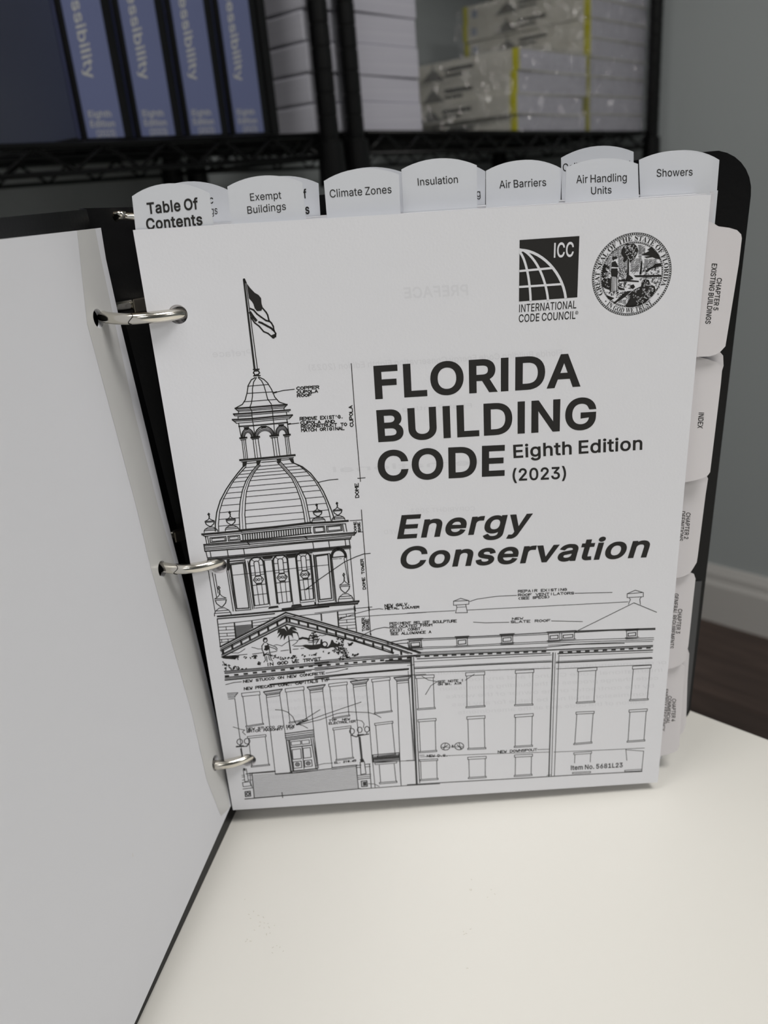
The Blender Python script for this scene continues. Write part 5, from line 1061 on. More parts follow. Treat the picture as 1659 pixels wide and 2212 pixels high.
# ------------------------------------------------------------------ dome
mb = MB()
LO = [(420, 185), (370, 245), (320, 310), (270, 385), (220, 480), (190, 580), (178, 680), (178, 740)]
LI = [(440, 190), (385, 250), (335, 310), (290, 385), (245, 470), (215, 570), (205, 680), (208, 742)]
L2 = [(545, 165), (490, 230), (440, 310), (410, 390), (390, 490), (382, 600), (388, 735)]
L3 = [(562, 175), (510, 240), (470, 320), (445, 400), (435, 490), (430, 600), (440, 722)]
LM = [(553, 172), (500, 236), (455, 315), (427, 395), (412, 490), (406, 600), (414, 728)]
R3 = [(705, 150), (760, 210), (830, 290), (870, 370), (910, 480), (930, 570), (945, 672)]
R2 = [(738, 152), (800, 220), (860, 290), (905, 370), (950, 470), (970, 570), (990, 668)]
RMM = [(722, 152), (780, 216), (846, 290), (888, 372), (930, 478), (952, 570), (968, 670)]
RI = [(830, 150), (900, 185), (960, 235), (1020, 300), (1070, 380), (1115, 470), (1145, 560), (1165, 650)]
RO = [(850, 160), (920, 190), (990, 245), (1050, 320), (1100, 400), (1140, 490), (1172, 570), (1195, 640)]
for c, w in ((LO, 2.6), (LI, 2.0), (L2, 2.2), (L3, 2.0), (LM, 1.4), (R3, 2.2), (R2, 2.2), (RMM, 1.4), (RI, 2.0), (RO, 2.6)): S(Z5, c, w, pl=PP)
def ribx(c, y640):
    x = c[0][0]
    for _ in range(12):
        y = y640-.088*(x-640)
        if y < c[0][1] or y > c[-1][1]: return None
        for a, b in zip(c[:-1], c[1:]):
            if a[1] <= y <= b[1]: x = a[0]+(b[0]-a[0])*(y-a[1])/(b[1]-a[1]); break
    return (x, y640-.088*(x-640))
for y in (180, 207, 234, 262, 295, 341, 385, 430, 487, 545, 603, 660):
    for a, b in ((LI, L2), (L3, R3), (R2, RI)):
        p, q = ribx(a, y), ribx(b, y)
        if p and q and q[0] > p[0]: S(Z5, [p, q], 1.5, pl=PP)
draw(mb, PP, '''1.8 1050,325 1140,305 1225,297
4.8 65,768 200,757 400,738
5.4 400,734 700,704 1000,668
4.8 1000,672 1180,662 1310,652
1.8 88,784 395,757
2.2 75,778 100,790
1.8 400,752 995,690
1.8 1000,690 1290,676
2.4 400,766 995,706
2.6 395,822 640,800 1000,756
3.2 940,784 960,802
Q 2.2 132,798 268,786 272,824 136,838
Q 1.6 148,804 258,796 262,817 150,828
Q 2.2 286,784 384,775 390,814 291,824
Q 1.6 298,792 372,785 375,806 301,814
2 92,785 106,850
2 112,786 124,846
Q 2.2 1015,706 1106,698 1115,748 1021,757
Q 1.6 1026,712 1098,706 1103,742 1030,748
Q 2.2 1126,698 1254,686 1261,734 1131,748
Q 1.6 1138,705 1245,695 1250,726 1142,737
2 1264,680 1276,744
2 1288,676 1300,742
3.4 80,856 470,826 940,786 1380,752
1.8 82,868 466,838 950,798 1372,764
2.2 86,884 466,852 1100,802 1366,774
1.8 88,896 300,882 980,826 1340,792
3.2 90,912 440,886 980,834 1332,806
2.2 80,855 90,915
2.2 1380,752 1360,776
1.8 1340,784 1330,806
3 452,836 470,855
2 98,915 110,968
2 133,912 143,965
2 280,900 288,955
2 418,888 428,940
2 1010,838 1018,892
2 1146,826 1153,882
2 1284,810 1292,866
2 1320,806 1328,862
2.2 110,968 430,940 1005,893 1330,862
1.8 112,977 430,949 1005,901 1332,870
2.6 112,986 430,957 1005,909 1333,878
1.8 114,996 430,967 700,945 1005,918 1333,888
1.8 430,976 700,952 1005,926
3.0 290,1000 430,986
1.6 1397,290 1457,285''', *Z5)
for i in range(29):
    x = 412+i*20.5; yt = 766-(x-400)*.1005; S(Z5, [(x, yt+4), (x+3, yt+50)], 2.7, pl=PP)
def urn(z, bx, by, tx, ty, hw):
    bx, by, tx, ty = map(float, (bx, by, tx, ty)); up = A3([tx-bx, ty-by]); rt = A3([hw, -hw*.075])
    U = lambda u, v: zz(z, A3([bx, by])+rt*u+up*v)
    for w, pts in ((1.8, ((-.95, 0), (-.93, .09), (.93, .09), (.95, 0))), (1.8, ((-.88, .1), (-.78, .17), (.76, .17), (.88, .1))), (1.7, ((-.7, .18), (-.3, .26), (.3, .26), (.7, .18))),
                   (2.2, ((-.6, .52), (-.52, .42), (-.1, .3), (.1, .3), (.52, .42), (.62, .52))), (1.8, ((-.66, .53), (.66, .53))), (1.8, ((-.66, .58), (.66, .58))),
                   (1.8, ((-.66, .58), (-.2, .66), (0, .74), (.2, .66), (.66, .58))), (2.6, ((-.02, .72), (.04, .85), (-.04, .9))), (2.2, ((-.12, .93), (0, 1.), (.12, .95), (0, .9), (-.12, .93)))):
        stroke(mb, PP, [U(*p) for p in pts], w)
urn(ZCC, 225, 605, 180, 250, 135); urn(ZCC, 625, 575, 575, 215, 135); urn(ZD, 650, 470, 612, 155, 122); urn(ZD, 1005, 450, 976, 125, 122)
urn(ZCC, 450, 2180, 370, 1628, 165); urn(ZD, 1138, 1895, 1098, 1395, 140)
draw(mb, PP, '''1.8 175,1330 300,2096
1.8 250,1372 330,1830
1.8 300,1400 360,1760
2 525,1332 645,2096
1.7 555,1326 690,2096
F 520,1130 580,1120 575,1322 520,1332
Q 2 575,1200 855,1165 978,2068 692,2090
Q 2.8 597,1222 834,1190 944,2038 712,2052
1.4 640,1420 1659,1308
2 870,1150 1012,2060
1.8 918,1150 1040,2050
F 1190,1072 1388,1050 1390,1096 1360,1110 1240,1122 1200,1112
1.6 1235,1140 1360,1126
1.8 1228,1140 1338,1990
1.8 1372,1132 1470,1960
F 1322,2010 1488,1992 1505,2030 1302,2058
1.8 1060,2040 1310,2012
F 1500,1960 1515,1960 1515,1975 1500,1975''', *ZCC)
draw(mb, PP, '''F 62,1062 250,1036 250,1088 230,1100 105,1114 72,1100
1.6 100,1122 232,1106
1.8 95,1130 190,1950
1.8 232,1108 322,1930
F 170,1962 332,1942 352,1980 155,2002
1.8 335,1925 575,1895
1.8 512,1060 600,1900
1.8 552,1060 640,1900
Q 2 570,1076 848,1042 922,1878 648,1912
Q 2.8 596,1092 815,1060 884,1845 670,1870
2.2 862,1060 950,1900
1.8 890,1150 972,1920
2.6 885,1115 1145,1090
1.2 900,1142 990,1136
1.2 1010,1136 1060,1132
F 860,1100 892,1098 892,1150 866,1150
F 1102,1085 1150,1080 1165,1110 1108,1130
F 960,932 1022,926 1032,960 1002,988 965,976
1.8 1106,1130 1182,1570
1.8 1150,1120 1195,1570
1.8 1210,962 1292,1900
4.4 0,2040 640,1962 1000,1926 1370,1896
3 0,2072 640,1995 1345,1945
1.6 640,1975 1355,1925
F 570,1912 600,1908 610,1960 575,1965
1.8 640,1930 640,1960
2 1370,1896 1345,1948
1.8 1292,1950 1312,2074
1.4 0,1330 820,1245
2 420,1690 640,1520 900,1340 1120,1190 1320,1100 1460,1050 1575,1040
3.6 418,1688 470,1655
1.8 1415,260 1440,600 1480,1100 1550,2000 1558,2074
1.6 1210,455 1425,440
1.6 1355,658 1440,655
1.5 1320,2026 1605,2000
D 0 0,0''' .replace('\nD 0 0,0', ''), *ZD)
def zarch(L, R, h, w): archs(ZD, L, R, h, w)
zarch((872, 1110), (1148, 1085), 150, 2.6); zarch((890, 1108), (1132, 1088), 128, 2.2); zarch((902, 1108), (1118, 1090), 112, 1.8)
def towerwin(z, sl_, sr_, bl2, br2, h, num):
    sl_, sr_, bl2, br2 = [A3(p, float) for p in (sl_, sr_, bl2, br2)]
    def U(u, v): return zz(z, (sl_+(sr_-sl_)*u)*(1-v)+(bl2+(br2-bl2)*u)*v)
    for o, w in ((0., 2.2), (-.07, 1.6)):
        P = [U(.5-(.5-o)*math.cos(t*math.pi/14), -(h-o*.1)*math.sin(t*math.pi/14)) for t in range(15)]
        stroke(mb, PP, [U(o, 1)]+P+[U(1-o, 1), U(o, 1)] if o == 0 else [U(o, 1)]+P+[U(1-o, 1)], w)
    stroke(mb, PP, [U(.5-.19*math.cos(t*math.pi/8), -.045*math.sin(t*math.pi/8)) for t in range(9)], 2.)
    for w, a, b in ((2, (.31, 0), (.31, .30)), (2, (.69, 0), (.69, .30)), (1.6, (.12, -.1), (.37, -.035)), (1.6, (.88, -.1), (.63, -.035)), (1.6, (0, .06), (.31, .06)), (1.6, (.69, .06), (1, .06)),
                    (1.6, (0, .28), (.31, .28)), (1.6, (.69, .28), (1, .28)), (1.6, (.31, .50), (.35, 1)), (1.6, (.69, .50), (.68, 1)), (1.8, (0, .52), (1, .52)), (1.7, (0, .75), (1, .75)), (1.8, (.31, .3), (.69, .3)), (1.6, (.33, .5), (.69, .5))):
        stroke(mb, PP, [U(*a), U(*b)], w)
    stroke(mb, PP, [U(*p) for p in ((.12, .4), (.31, .315), (.69, .315), (.88, .4), (.69, .485), (.31, .485), (.12, .4))], 2.2)
    handtext(mb, PP, num, U(.24, .425), U(.80, .425), (-.3, -5.2), 1.3)
towerwin(ZCC, (958, 1200), (1205, 1178), (1052, 1995), (1310, 1960), .13, '001')
towerwin(ZCC, (1405, 1155), (1659, 1130), (1492, 1950), (1742, 1918), .13, '002')
towerwin(ZD, (256, 1130), (492, 1108), (342, 1885), (560, 1856), .13, '003')
handtext(mb, PP, 'DOME', zz(Z5, (1403, 452)), zz(Z5, (1398, 333)), (-28*Z5[2], .8), 1.6)
handtext(mb, PP, 'DOME', zz(Z5, (1383, 748)), zz(Z5, (1379, 660)), (-19*Z5[2], .8), 1.3); handtext(mb, PP, 'BASE', zz(Z5, (1418, 740)), zz(Z5, (1411, 665)), (-20*Z5[2], .8), 1.4)
handtext(mb, PP, 'DOME TOWER', zz(Z5, (1461, 1234)), zz(Z5, (1440, 978)), (-22*Z5[2], .8), 1.5)
mb.build('drawing_dome', M['ink'], page)

# ------------------------------------------------------------------ tower base and pediment
mb = MB()
draw(mb, PP, '''4.4 0,150 480,110 850,75 1659,0
3 0,185 480,145 850,108
2.2 -5,190 42,600
1.6 0,268 250,240 520,210 870,160
1.5 12,310 255,295
1.5 20,358 258,345
1.5 26,405 265,392
1.5 32,450 270,437
1.5 36,495 262,480
1.5 42,540 170,522
1.5 125,306 130,350
1.5 140,400 145,442
1.5 155,490 160,524
1.5 60,500 62,540
3 250,245 272,470
3 512,220 522,322
1.5 524,248 778,210
1.5 526,292 700,272
1.7 778,190 782,215
1.5 650,262 655,280
1.5 1100,150 1545,108''', *ZA)
for k in range(13):
    y = 292+k*13.5; xe = min(514, 40+(600-y+14)*1.94-30)
    if xe > 290: S(ZA, [(270, y), (xe, y-(xe-270)*.09)], 1.5, pl=PP)
draw(mb, PP, '''1.5 0,118 590,42
1.3 0,100 590,26
3 95,112 102,212
3.2 340,86 356,292
1.5 356,126 592,98
1.5 356,168 598,138
1.5 360,210 605,185
1.5 364,250 605,232
1.5 366,292 608,272
1.5 450,334 612,324
1.5 470,116 472,150
1.5 475,206 480,246
1.5 482,296 484,334
2.4 588,0 624,372
1.4 610,158 820,142 1659,88
1.3 610,30 852,10
1.8 803,0 835,430
3 806,20 812,45
3 830,400 836,425
1.5 368,192 600,110 820,52 960,34 1020,42
3 365,192 400,174
1.7 620,500 660,475 760,405 900,340 1040,312 1110,320
4.4 512,580 560,546
3.8 -432,92 0,210 1050,512 1580,690
2 -430,126 0,236 1050,540 1560,698
3.2 -430,152 0,264 1050,572 1450,704
1.8 -425,170 0,280 1050,590 1400,708
2 -420,224 0,326 1060,640 1180,690
1.6 -419,240 0,343 1060,660
3.2 -418,266 0,372 600,520 1170,702
2 0,820 700,752 1250,722
2.2 0,842 700,772 1300,740 1520,726
2.4 0,858 900,784 1520,742
2.2 0,918 560,868 1000,842 1420,828
1.8 0,938 600,890 1000,858 1420,846
1.6 0,960 580,892
2 1020,838 1420,820
4 1060,812 1420,800
3.2 0,1056 560,1000 1400,930
1.6 0,1078 560,1012 1400,944
1.4 170,996 330,970 485,930
2.4 470,935 490,930
1.4 270,1088 480,1080 560,1085 640,1100
1.5 160,1096 1659,1012''', *ZB)
draw(mb, PP, '''3.8 40,602 1020,90
2 44,632 1020,126
3.2 46,657 1020,152
1.8 52,678 1022,170
2 60,718 1035,224
1.6 62,733 1036,240
3.2 64,757 1038,266
2.2 100,970 1659,825
1.6 105,986 1659,843
2.2 110,1002 1659,860
2.2 112,1060 1659,920
1.8 112,1078 1400,960
3.2 114,1100 700,1045 1300,985
1.6 120,1168 250,1135 360,1125
3.2 780,1165 1300,1110 1659,1058
1.6 760,1178 1240,1134
1.4 1615,995 1659,990''', *ZA)
lb = [(960, 220), (825, 300), (685, 370), (545, 440), (420, 510), (290, 580), (150, 640)]
for a, b in zip(lb[:-1], lb[1:]): c = ((a[0]+b[0])/2, (a[1]+b[1])/2); S(ZA, [(c[0]-3, c[1]-24), (c[0]+3, c[1]+22)], 4.6, pl=PP)
for c in ((1030, 195), (80, 680)): S(ZA, [(c[0], c[1]-22), (c[0]+3, c[1]+22)], 5, pl=PP)
for k in range(13):
    x = -380+k*139; y = 196+(x+380)*.292+(6 if x > 700 else 0); S(ZB, [(x, y-14), (x+4, y+28)], 4.4, pl=PP)
lb = [(140, 1042), (280, 1022), (420, 1008), (558, 992), (695, 978), (832, 962), (975, 950), (1112, 930), (1252, 912), (1390, 894), (1530, 878)]
for c in lb: S(ZA, [(c[0]-22, c[1]), (c[0]+22, c[1]-4)], 4.4, pl=PP)
for k in range(11):
    x = 75+k*133; y = 886-k*11.5; S(ZB, [(x-20, y), (x+20, y-3)], 4.4, pl=PP)
draw(mb, PP, '''F 1052,440 1066,440 1102,700 1080,706
F 1040,380 1000,330 940,328 900,350 892,410 930,385 890,470 950,420 930,505 985,430 990,507 1030,440 1060,430 1100,430 1130,482 1120,400 1180,400 1215,470 1200,390 1110,345 1190,362 1150,308 1100,300 1060,350 1050,310 1000,280 1020,340
C 2.2 712,505 28,32
F 678,480 700,462 742,468 738,490 700,500 690,530 678,515
2 690,550 662,590 665,650 688,690 686,740
2 742,550 768,600 778,690 800,735
F 700,585 750,575 772,640 735,662 690,650 705,620
3 690,735 720,715 760,720 800,735
1.8 705,742 716,800 690,832
1.8 732,745 740,826
1.8 765,740 772,790 790,805
1.8 788,735 800,790 822,816
1.8 740,556 870,605 892,638
1.8 765,600 862,632 888,660
1.6 690,690 700,720 740,690 770,700
1.4 215,695 310,695 350,675 410,632
1.4 510,610 560,620 600,635 650,635
1.4 845,582 880,570 960,590 1020,545 1080,510 1150,500 1190,510
5 1225,485 1270,470 1330,480 1365,490
1.4 1115,585 1180,540 1220,480 1200,420
1.4 1480,470 1530,430 1560,440 1620,425
1.6 120,745 440,715
1.6 520,712 680,690
1.6 790,685 880,672
1.6 945,665 1060,650
1.6 1125,640 1205,635
1.6 1245,630 1290,625
2 1140,592 1260,590
F 1250,585 1310,570 1420,576 1530,560 1540,490 1562,490 1570,570 1600,600 1650,600 1680,560 1700,500 1722,500 1740,540 1790,560 1830,540 1822,590 1790,606 1700,612 1640,632 1540,622 1500,640 1380,648 1320,620
2.2 1430,580 1430,400
2 1370,440 1480,420
2 1360,480 1500,450
2 1350,515 1480,500
3 1405,400 1460,390
2 1470,560 1520,480
2 1390,420 1350,500
1.6 1360,540 1500,525
C 2.4 1600,565 38,36
F 70,745 120,740 330,735 300,760 240,790 120,782 75,775''', *ZA)
r6 = random.Random(11)
for cx, cy_, rx, ry, n in ((120, 860, 50, 30, 10), (150, 925, 50, 22, 9), (280, 905, 50, 24, 14), (370, 935, 60, 8, 5), (270, 765, 60, 18, 10), (560, 750, 40, 18, 12), (840, 760, 30, 20, 6), (980, 775, 90, 14, 12),
                           (1130, 760, 45, 22, 14), (1310, 735, 70, 6, 5), (1440, 722, 40, 14, 6), (620, 850, 22, 22, 7), (430, 765, 60, 5, 4), (1740, 690, 160, 20, 16),
                           (1790, 640, 70, 26, 18), (1890, 660, 60, 40, 20), (1900, 730, 40, 30, 14), (1840, 780, 40, 14, 8), (1980, 760, 60, 14, 8), (2060, 725, 50, 16, 10), (1990, 560, 26, 14, 5), (1830, 500, 60, 30, 14), (1850, 560, 30, 40, 12), (1450, 470, 60, 40, 14)):
    squig(mb, ZA, cx, cy_, rx, ry, n, 1.9, 6, 16, rr=r6)
handtext(mb, PP, 'IN GOD WE TRVST', zz(ZA, (732, 890)), zz(ZA, (1540, 803)), (-.3, -42*ZA[2]), 1.7)
handtext(mb, PP, 'A', zz(ZA, (595, 862)), zz(ZA, (640, 858)), (0, -5), 1.4)
handtext(mb, PP, 'NEW STUCCO ON NEW CONCRETE', zz(Z6, (252, 646)), zz(Z6, (832, 585)), (-.2, -17*Z6[2]), 1.5)
handtext(mb, PP, 'NEW PRECAST CONC. CAPITALS TYP', zz(Z6, (258, 699)), zz(Z6, (866, 635)), (-.2, -18*Z6[2]), 1.5)
handtext(mb, PP, 'TOWER', zz(ZB, (752, 368)), zz(ZB, (744, 172)), (-40*ZB[2], .5), 1.5); handtext(mb, PP, 'BASE', zz(ZB, (810, 348)), zz(ZB, (802, 188)), (-42*ZB[2], .5), 1.5)
handtext(mb, PP, 'NEW GALV.', zz(Z6, (1265, 105)), zz(Z6, (1443, 92)), (0, -19*Z6[2]), 1.5); handtext(mb, PP, 'METAL LOUVER', zz(Z6, (1268, 123)), zz(Z6, (1510, 111)), (0, -14*Z6[2]), 1.4)
for s, p0, p1 in (('PEDIMENT RELIEF SCULPTURE', (842, 1350), (986, 1344)), ('RELOCATED FROM', (842.5, 1357.5), (933, 1352.5)), ('EXIST. CONST.', (843, 1365), (913, 1360.5)), ('SEE ALLOWANCE A', (844, 1372), (931, 1367.5))):
    handtext(mb, PP, s, p0, p1, (0, -5.2), 1.3)
mb.build('drawing_pediment', M['ink'], page)

# ------------------------------------------------------------------ portico and wing
mb = MB()
def win(z, TL, TR, lh, BL, BR, w=1.5, sill=8, ov=6, open_=False):
    TL, TR, BL, BR = [A3(p, float) for p in (TL, TR, BL, BR)]
    d = (BL-TL)/np.linalg.norm(BL-TL); dr = (BR-TR)/np.linalg.norm(BR-TR); e_ = (TR-TL)/np.linalg.norm(TR-TL)
    P = lambda *q: stroke(mb, PP, [zz(z, p) for p in q], w)
    P(TL, TR, TR+dr*lh, TL+d*lh, TL)
    a, b = TL+d*lh+e_*ov, TR+dr*lh-e_*ov; c, f_ = BL-d*sill+e_*ov, BR-dr*sill-e_*ov
    P(a, c); P(b, f_); P(BL-d*sill, BR-dr*sill, BR, BL, BL-d*sill)
for q in (((50, 628), (165, 622), 18, (62, 840), (173, 832)), ((360, 610), (478, 603), 20, (362, 828), (480, 820)), ((667, 596), (782, 590), 18, (662, 815), (776, 810)), ((1052, 585), (1172, 577), 18, (1043, 800), (1158, 793)), ((1392, 570), (1507, 563), 18, (1372, 784), (1488, 778)),
          ((65, 900), (177, 892), 14, (75, 1105), (182, 1097)), ((367, 882), (480, 875), 16, (373, 1085), (485, 1080)), ((662, 870), (778, 862), 16, (660, 1072), (773, 1065)), ((1042, 853), (1155, 848), 13, (1028, 1055), (1140, 1045)), ((1370, 840), (1483, 833), 14, (1357, 1040), (1467, 1032)),
          ((75, 1147), (187, 1142), 10, (80, 1278), (190, 1270)), ((373, 1132), (487, 1126), 14, (377, 1265), (487, 1258)), ((662, 1118), (773, 1113), 14, (660, 1252), (770, 1245))):
    win(Z7, *q, w=1.45)
for q in (((238, 722), (368, 708), 24, (270, 965), (397, 945)), ((550, 690), (684, 674), 24, (580, 938), (712, 914)), ((862, 656), (995, 640), 20, (890, 906), (1014, 885)), ((1170, 622), (1302, 607), 20, (1190, 870), (1318, 854)),
          ((280, 1032), (412, 1018), 14, (308, 1252), (440, 1238)), ((892, 972), (1022, 955), 14, (915, 1205), (1042, 1188)), ((1192, 938), (1322, 922), 14, (1212, 1180), (1345, 1165))):
    win(Z6, *q, w=1.5)
draw(mb, PP, '''1.4 0,242 295,226
1.4 372,223 1365,172
1.6 285,168 330,150 380,165
Q 1.5 285,168 380,164 380,186 285,193
1.5 300,192 306,206 298,240 371,238 364,206 360,188
1.2 306,206 364,203
1.6 1358,122 1408,100 1458,115
Q 1.5 1358,122 1458,114 1458,140 1358,146
1.5 1370,147 1378,157 1366,187
1.5 1445,142 1436,155 1440,188
1.6 1040,356 1400,178 1540,236
2.2 0,404 300,392 590,378 862,362 1040,352 1530,335
3 1035,360 1250,348 1530,342
1.5 95,410 300,400 870,372
1.5 95,452 300,446 580,430 868,416 1040,408 1350,398 1522,394
1.5 95,462 868,426 1522,405
2.0 60,486 450,468 860,452 1030,435 1340,428
1.4 60,494 860,460
3.0 40,503 870,470 1515,442
1.4 870,440 1340,420 1515,416
2.4 60,524 600,500 882,488
2.8 930,492 1080,486 1515,470
2 940,478 1515,450
1.4 40,542 400,524 890,500
1.4 940,506 1515,482
2.6 45,584 240,574 415,564 660,552 890,542
3.0 920,548 1140,538 1512,520
1.2 45,576 890,534
1.2 920,540 1510,514
1.3 50,610 885,582
1.3 920,586 1508,560
4.2 22,515 40,900 58,1298
2 38,515 56,900 76,1290
1.3 5,600 38,1150
2.6 900,486 886,850 874,1250
1.4 914,486 902,850 890,1248
1.4 936,500 922,880 908,1250
1.3 862,1245 890,1240
2.0 0,1302 300,1284 700,1262 1030,1242 1450,1220
1.2 80,1130 480,1112 880,1100
1.2 905,1100 1200,1088 1465,1075
1.2 -5,1152 50,1150
1.3 1028,1105 1138,1096 1138,1108 1028,1116 1028,1105
1.3 1035,1118 1033,1168
1.3 1132,1110 1130,1162
1.3 1350,1086 1460,1094
1.3 1350,1082 1356,1152
1.3 1460,1094 1448,1218
Q 1.3 1020,1226 1132,1220 1132,1228 1020,1234
Q 1.3 1343,1212 1448,1206 1448,1216 1343,1220
C 1.8 235,1066 28,22
C 1.8 320,1064 28,22
1.4 210,1070 258,1070
1.4 296,1068 344,1068
1.4 235,1044 225,1085
1.4 320,1044 330,1085
2 222,1075 248,1058
2 308,1056 334,1078
1.5 385,170 430,155 550,138 675,132
1.5 1035,119 1265,114
1.5 408,297 480,302 628,298
1.5 890,290 1082,294
1.4 90,632 130,655 184,665
1.4 184,665 145,690 112,745
1.4 358,656 415,618
1.2 75,1120 105,1119
1.3 803,1085 878,1082
1.2 0,565 45,560''', *Z7)
for (a, b, c, d) in ((8, 408, 90, 62), (300, 393, 375, 60), (577, 378, 655, 58), (868, 364, 945, 56), (949, 360, 1036, 54), (1350, 348, 1425, 54)):
    dy = -(c-a)*.06
    draw(mb, PP, f'''3.4 {a-4},{b-4} {c+4},{b+dy-4}
1.6 {a},{b+4} {c},{b+dy+4}
1.6 {a+4},{b+4} {a+6},{b+d-10}
1.6 {c-4},{b+dy+4} {c-4},{b+dy+d-10}
Q 2 {a+14},{b+18} {c-14},{b+dy+18} {c-14},{b+dy+d-18} {a+14},{b+d-18}
1.6 {a-4},{b+d-8} {c+4},{b+dy+d-8}
1.5 {a},{b+d} {c},{b+dy+d}''', *Z7)
for k in range(15): x = 66+k*55.5; y = 510-k*2.2; S(Z7, [(x-11, y), (x+11, y-1)], 4.2, pl=PP)
for k in range(11): x = 950+k*54; y = 486-k*2.9; S(Z7, [(x-10, y), (x+10, y-1)], 4.0, pl=PP)
for z, s, p0, p1, h in ((Z7, 'REPAIR EXISTING', (685, 114), (983, 102), 14), (Z7, 'ROOF VENTILATORS', (685, 137), (1028, 125), 14), (Z7, '(SEE SPECS)', (685, 158), (878, 148), 14), (Z7, 'NEW', (648, 283), (714, 279), 12),
                        (Z7, 'SLATE ROOF', (640, 303), (882, 294), 14), (Z7, 'SEE NOTE 1', (188, 673), (346, 663), 13), (Z7, 'ON SH. AIR', (190, 688), (332, 681), 12), (Z7, 'NEW D.S.', (122, 1131), (250, 1127), 13),
                        (Z7, 'NEW DOWNSPOUT', (560, 1106), (800, 1092), 14), (Z6, 'NEW STUCCO ON NEW', (275, 986), (616, 961), 15), (Z6, 'BRICK MASONRY TYP', (277, 1004), (614, 979), 15), (Z6, 'TYP. NEW', (865, 926), (1014, 913), 14),
                        (Z6, 'ELECTROLIER', (865, 946), (1054, 929), 14), (Z6, 'EL. 218.65', (905, 1226), (1058, 1211), 13), (Z7, '&', (272, 1071), (286, 1071), 14)):
    handtext(mb, PP, s, zz(z, p0), zz(z, p1), (0, -h*z[2]), 1.25)
def capital(x1_, y1_, x2_, y2_, sx, sy, ex, ey):
    """capital between two points; sx,sy / ex,ey shift of the shaft's foot from its head"""
    w_ = x2_-x1_; s_ = (y2_-y1_)/w_
    def H(a, b, dy, wt): S(Z6, [(x1_+a, y1_+a*s_+dy), (x2_-b, y2_-b*s_+dy)], wt, pl=PP)
    H(0, 0, 0, 1.8); H(0, 0, 6, 1.5); H(12, 10, 18, 1.5); H(20, 16, 26, 1.6); H(22, 18, 46, 1.4); H(20, 16, 32, 1.3)
    S(Z6, [(x1_, y1_+4), (x1_+20, y1_+26), (x1_+22, y1_+50)], 1.6, pl=PP); S(Z6, [(x2_, y2_+4), (x2_-16, y2_+24), (x2_-18, y2_+48)], 1.6, pl=PP)
    S(Z6, [(x1_+22, y1_+48), (sx, sy)], 1.6, pl=PP); S(Z6, [(x2_-18, y2_+46), (ex, ey)], 1.6, pl=PP)
capital(395, 710, 530, 690, 480, 1298, 590, 1290); capital(708, 676, 838, 658, 782, 1268, 888, 1256); capital(1018, 636, 1150, 618, 1098, 1215, 1176, 1215); capital(1330, 608, 1452, 596, 1380, 1370, 1480, 1200)
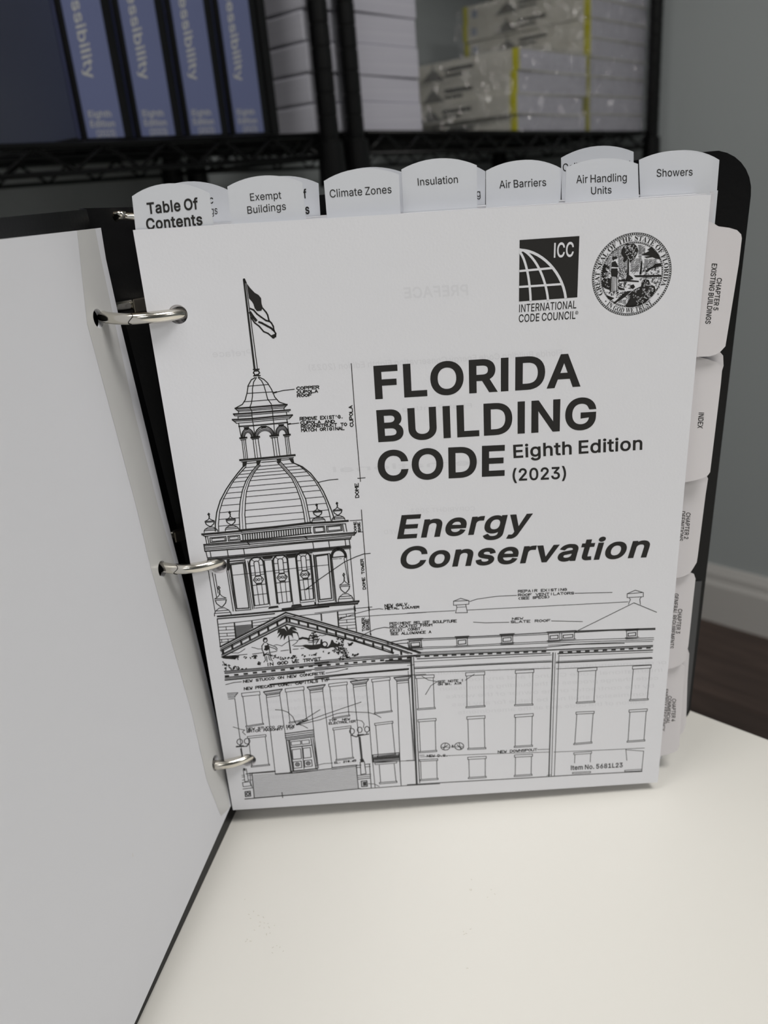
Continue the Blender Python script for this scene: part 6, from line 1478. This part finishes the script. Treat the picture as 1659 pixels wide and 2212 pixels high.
draw(mb, PP, '''1.6 135,722 212,718 190,745
1.5 138,732 205,728
1.5 140,742 195,740
1.5 142,752 192,750
1.5 145,764 190,760
1.6 190,762 215,960 245,1170
2.6 550,1012 755,985
2.0 550,1026 757,999
2.4 552,1040 757,1013
2.0 555,1050 757,1024
2.4 560,1060 755,1034
2.2 560,1062 595,1282
1.8 574,1062 606,1280
2.4 582,1062 612,1280
2.2 736,1046 772,1266
1.8 750,1044 782,1262
1.5 760,1040 790,1260
Q 1.6 592,1070 660,1062 664,1088 596,1096
Q 1.6 668,1061 722,1055 726,1081 672,1088
2.6 590,1110 740,1094
Q 1.8 600,1127 662,1119 668,1190 606,1196
Q 1.8 678,1117 730,1110 738,1180 684,1187
Q 1.8 608,1215 666,1208 670,1254 612,1260
Q 1.8 688,1205 740,1199 745,1244 692,1250
C 2 639,1232 14,12
C 2 716,1224 14,12
C 1.5 639,1232 5,5
C 1.5 716,1224 5,5
2 672,1100 686,1262
3 590,1282 782,1262
2.2 582,1290 600,1288
2.2 270,1300 480,1284
1.6 290,1295 480,1278
2 480,1302 600,1293
2.4 885,1255 1065,1236
1.8 885,1266 1060,1246
2.2 600,1295 880,1262
2.5 262,1480 700,1442 1090,1405
1.8 1090,1408 1400,1385 1659,1370
2 528,1432 533,1470
2 313,1300 330,1476
1.6 300,1300 302,1355
3.4 234,1120 248,1200
3.4 256,1262 262,1275
Q 1.6 250,1268 272,1264 288,1350 262,1356
Q 1.6 245,1362 298,1356 306,1384 250,1392
1.6 300,1356 314,1395
1.8 248,1408 318,1400
1.4 240,1310 260,1308
1.4 242,1322 262,1320
1.4 244,1345 262,1342
1.4 285,1312 314,1308
1.4 290,1345 318,1342
Q 2.4 263,1428 300,1424 304,1458 267,1463
C 2.4 284,1443 10,10
C 1.8 225,1070 20,20
C 1.8 278,1065 20,20
4 202,1105 250,1100
2.6 250,1104 275,1102 292,1082
2 225,1090 228,1100
C 1.8 1030,994 17,20
C 1.8 1085,984 17,20
C 1.8 1137,980 17,20
2.6 1022,1022 1060,1034 1090,1024 1150,1014
3.4 1070,1022 1110,1018
1.6 1030,1014 1036,1026
1.6 1137,1000 1134,1018
3.6 1085,1036 1094,1120 1102,1200
F 1086,1195 1112,1192 1118,1212 1092,1214
Q 1.8 1088,1216 1118,1212 1130,1298 1094,1304
1.8 1060,1240 1095,1236
1.8 1120,1232 1160,1228
1.6 1065,1255 1092,1252
1.6 1124,1250 1162,1246
1.8 1070,1312 1165,1302
1.6 1072,1325 1165,1316
1.8 1060,1240 1076,1405
1.8 1155,1230 1168,1400
2 1076,1338 1158,1330
Q 2.2 1096,1352 1136,1348 1140,1388 1100,1392
F 1106,1358 1132,1355 1134,1382 1110,1386
1.4 1145,1370 1190,1372 1225,1390
Q 2.2 1178,1164 1368,1148 1372,1198 1182,1214
1.6 1190,1222 1350,1210
Q 1.4 1194,1222 1350,1210 1350,1222 1196,1234
1.5 1225,1236 1235,1362
1.5 1332,1228 1345,1352
Q 1.5 1226,1362 1352,1352 1352,1362 1228,1372
1.5 1178,1214 1195,1395
1.6 1368,1150 1382,1382
1.4 1176,1216 1480,1204
1.6 480,840 530,843 570,858 605,890 630,945
1.6 630,945 720,890 800,840
1.6 630,948 860,865 1095,785
1.6 635,950 800,912 920,868 1000,855 1150,860 1200,875 1237,896
1.5 635,942 680,955 712,972
3.2 632,948 700,918
1.5 178,963 230,980 262,986
1.5 260,985 245,1000 266,1020
1.5 1060,913 1100,920 1116,940 1112,968
1.4 770,1240 830,1226 892,1222
1.4 885,700 885,700.5
2.2 1270,362 1400,340 1530,330
2 1280,372 1430,362
Q 1.8 1440,352 1525,344 1530,390 1445,396
Q 1.8 1452,362 1515,356 1518,382 1456,386
2 1430,355 1438,400
1.8 1430,402 1535,396
1.5 1428,412 1535,408''', *Z6)
for k in range(22):
    x = 1182+k*8.6; y = 1168-k*.72; S(Z6, [(x, y+6), (x+5, y+40), (x+9, y+6)], 1.5, pl=PP)
for k in range(17):
    t = k/16; S(Z6, [(315+14*t, 1312+158*t), (1066+8*t, 1248+158*t)], .85, pl=PP)
mb.build('drawing_building', M['ink2'], page)
bpy.context.view_layer.update()
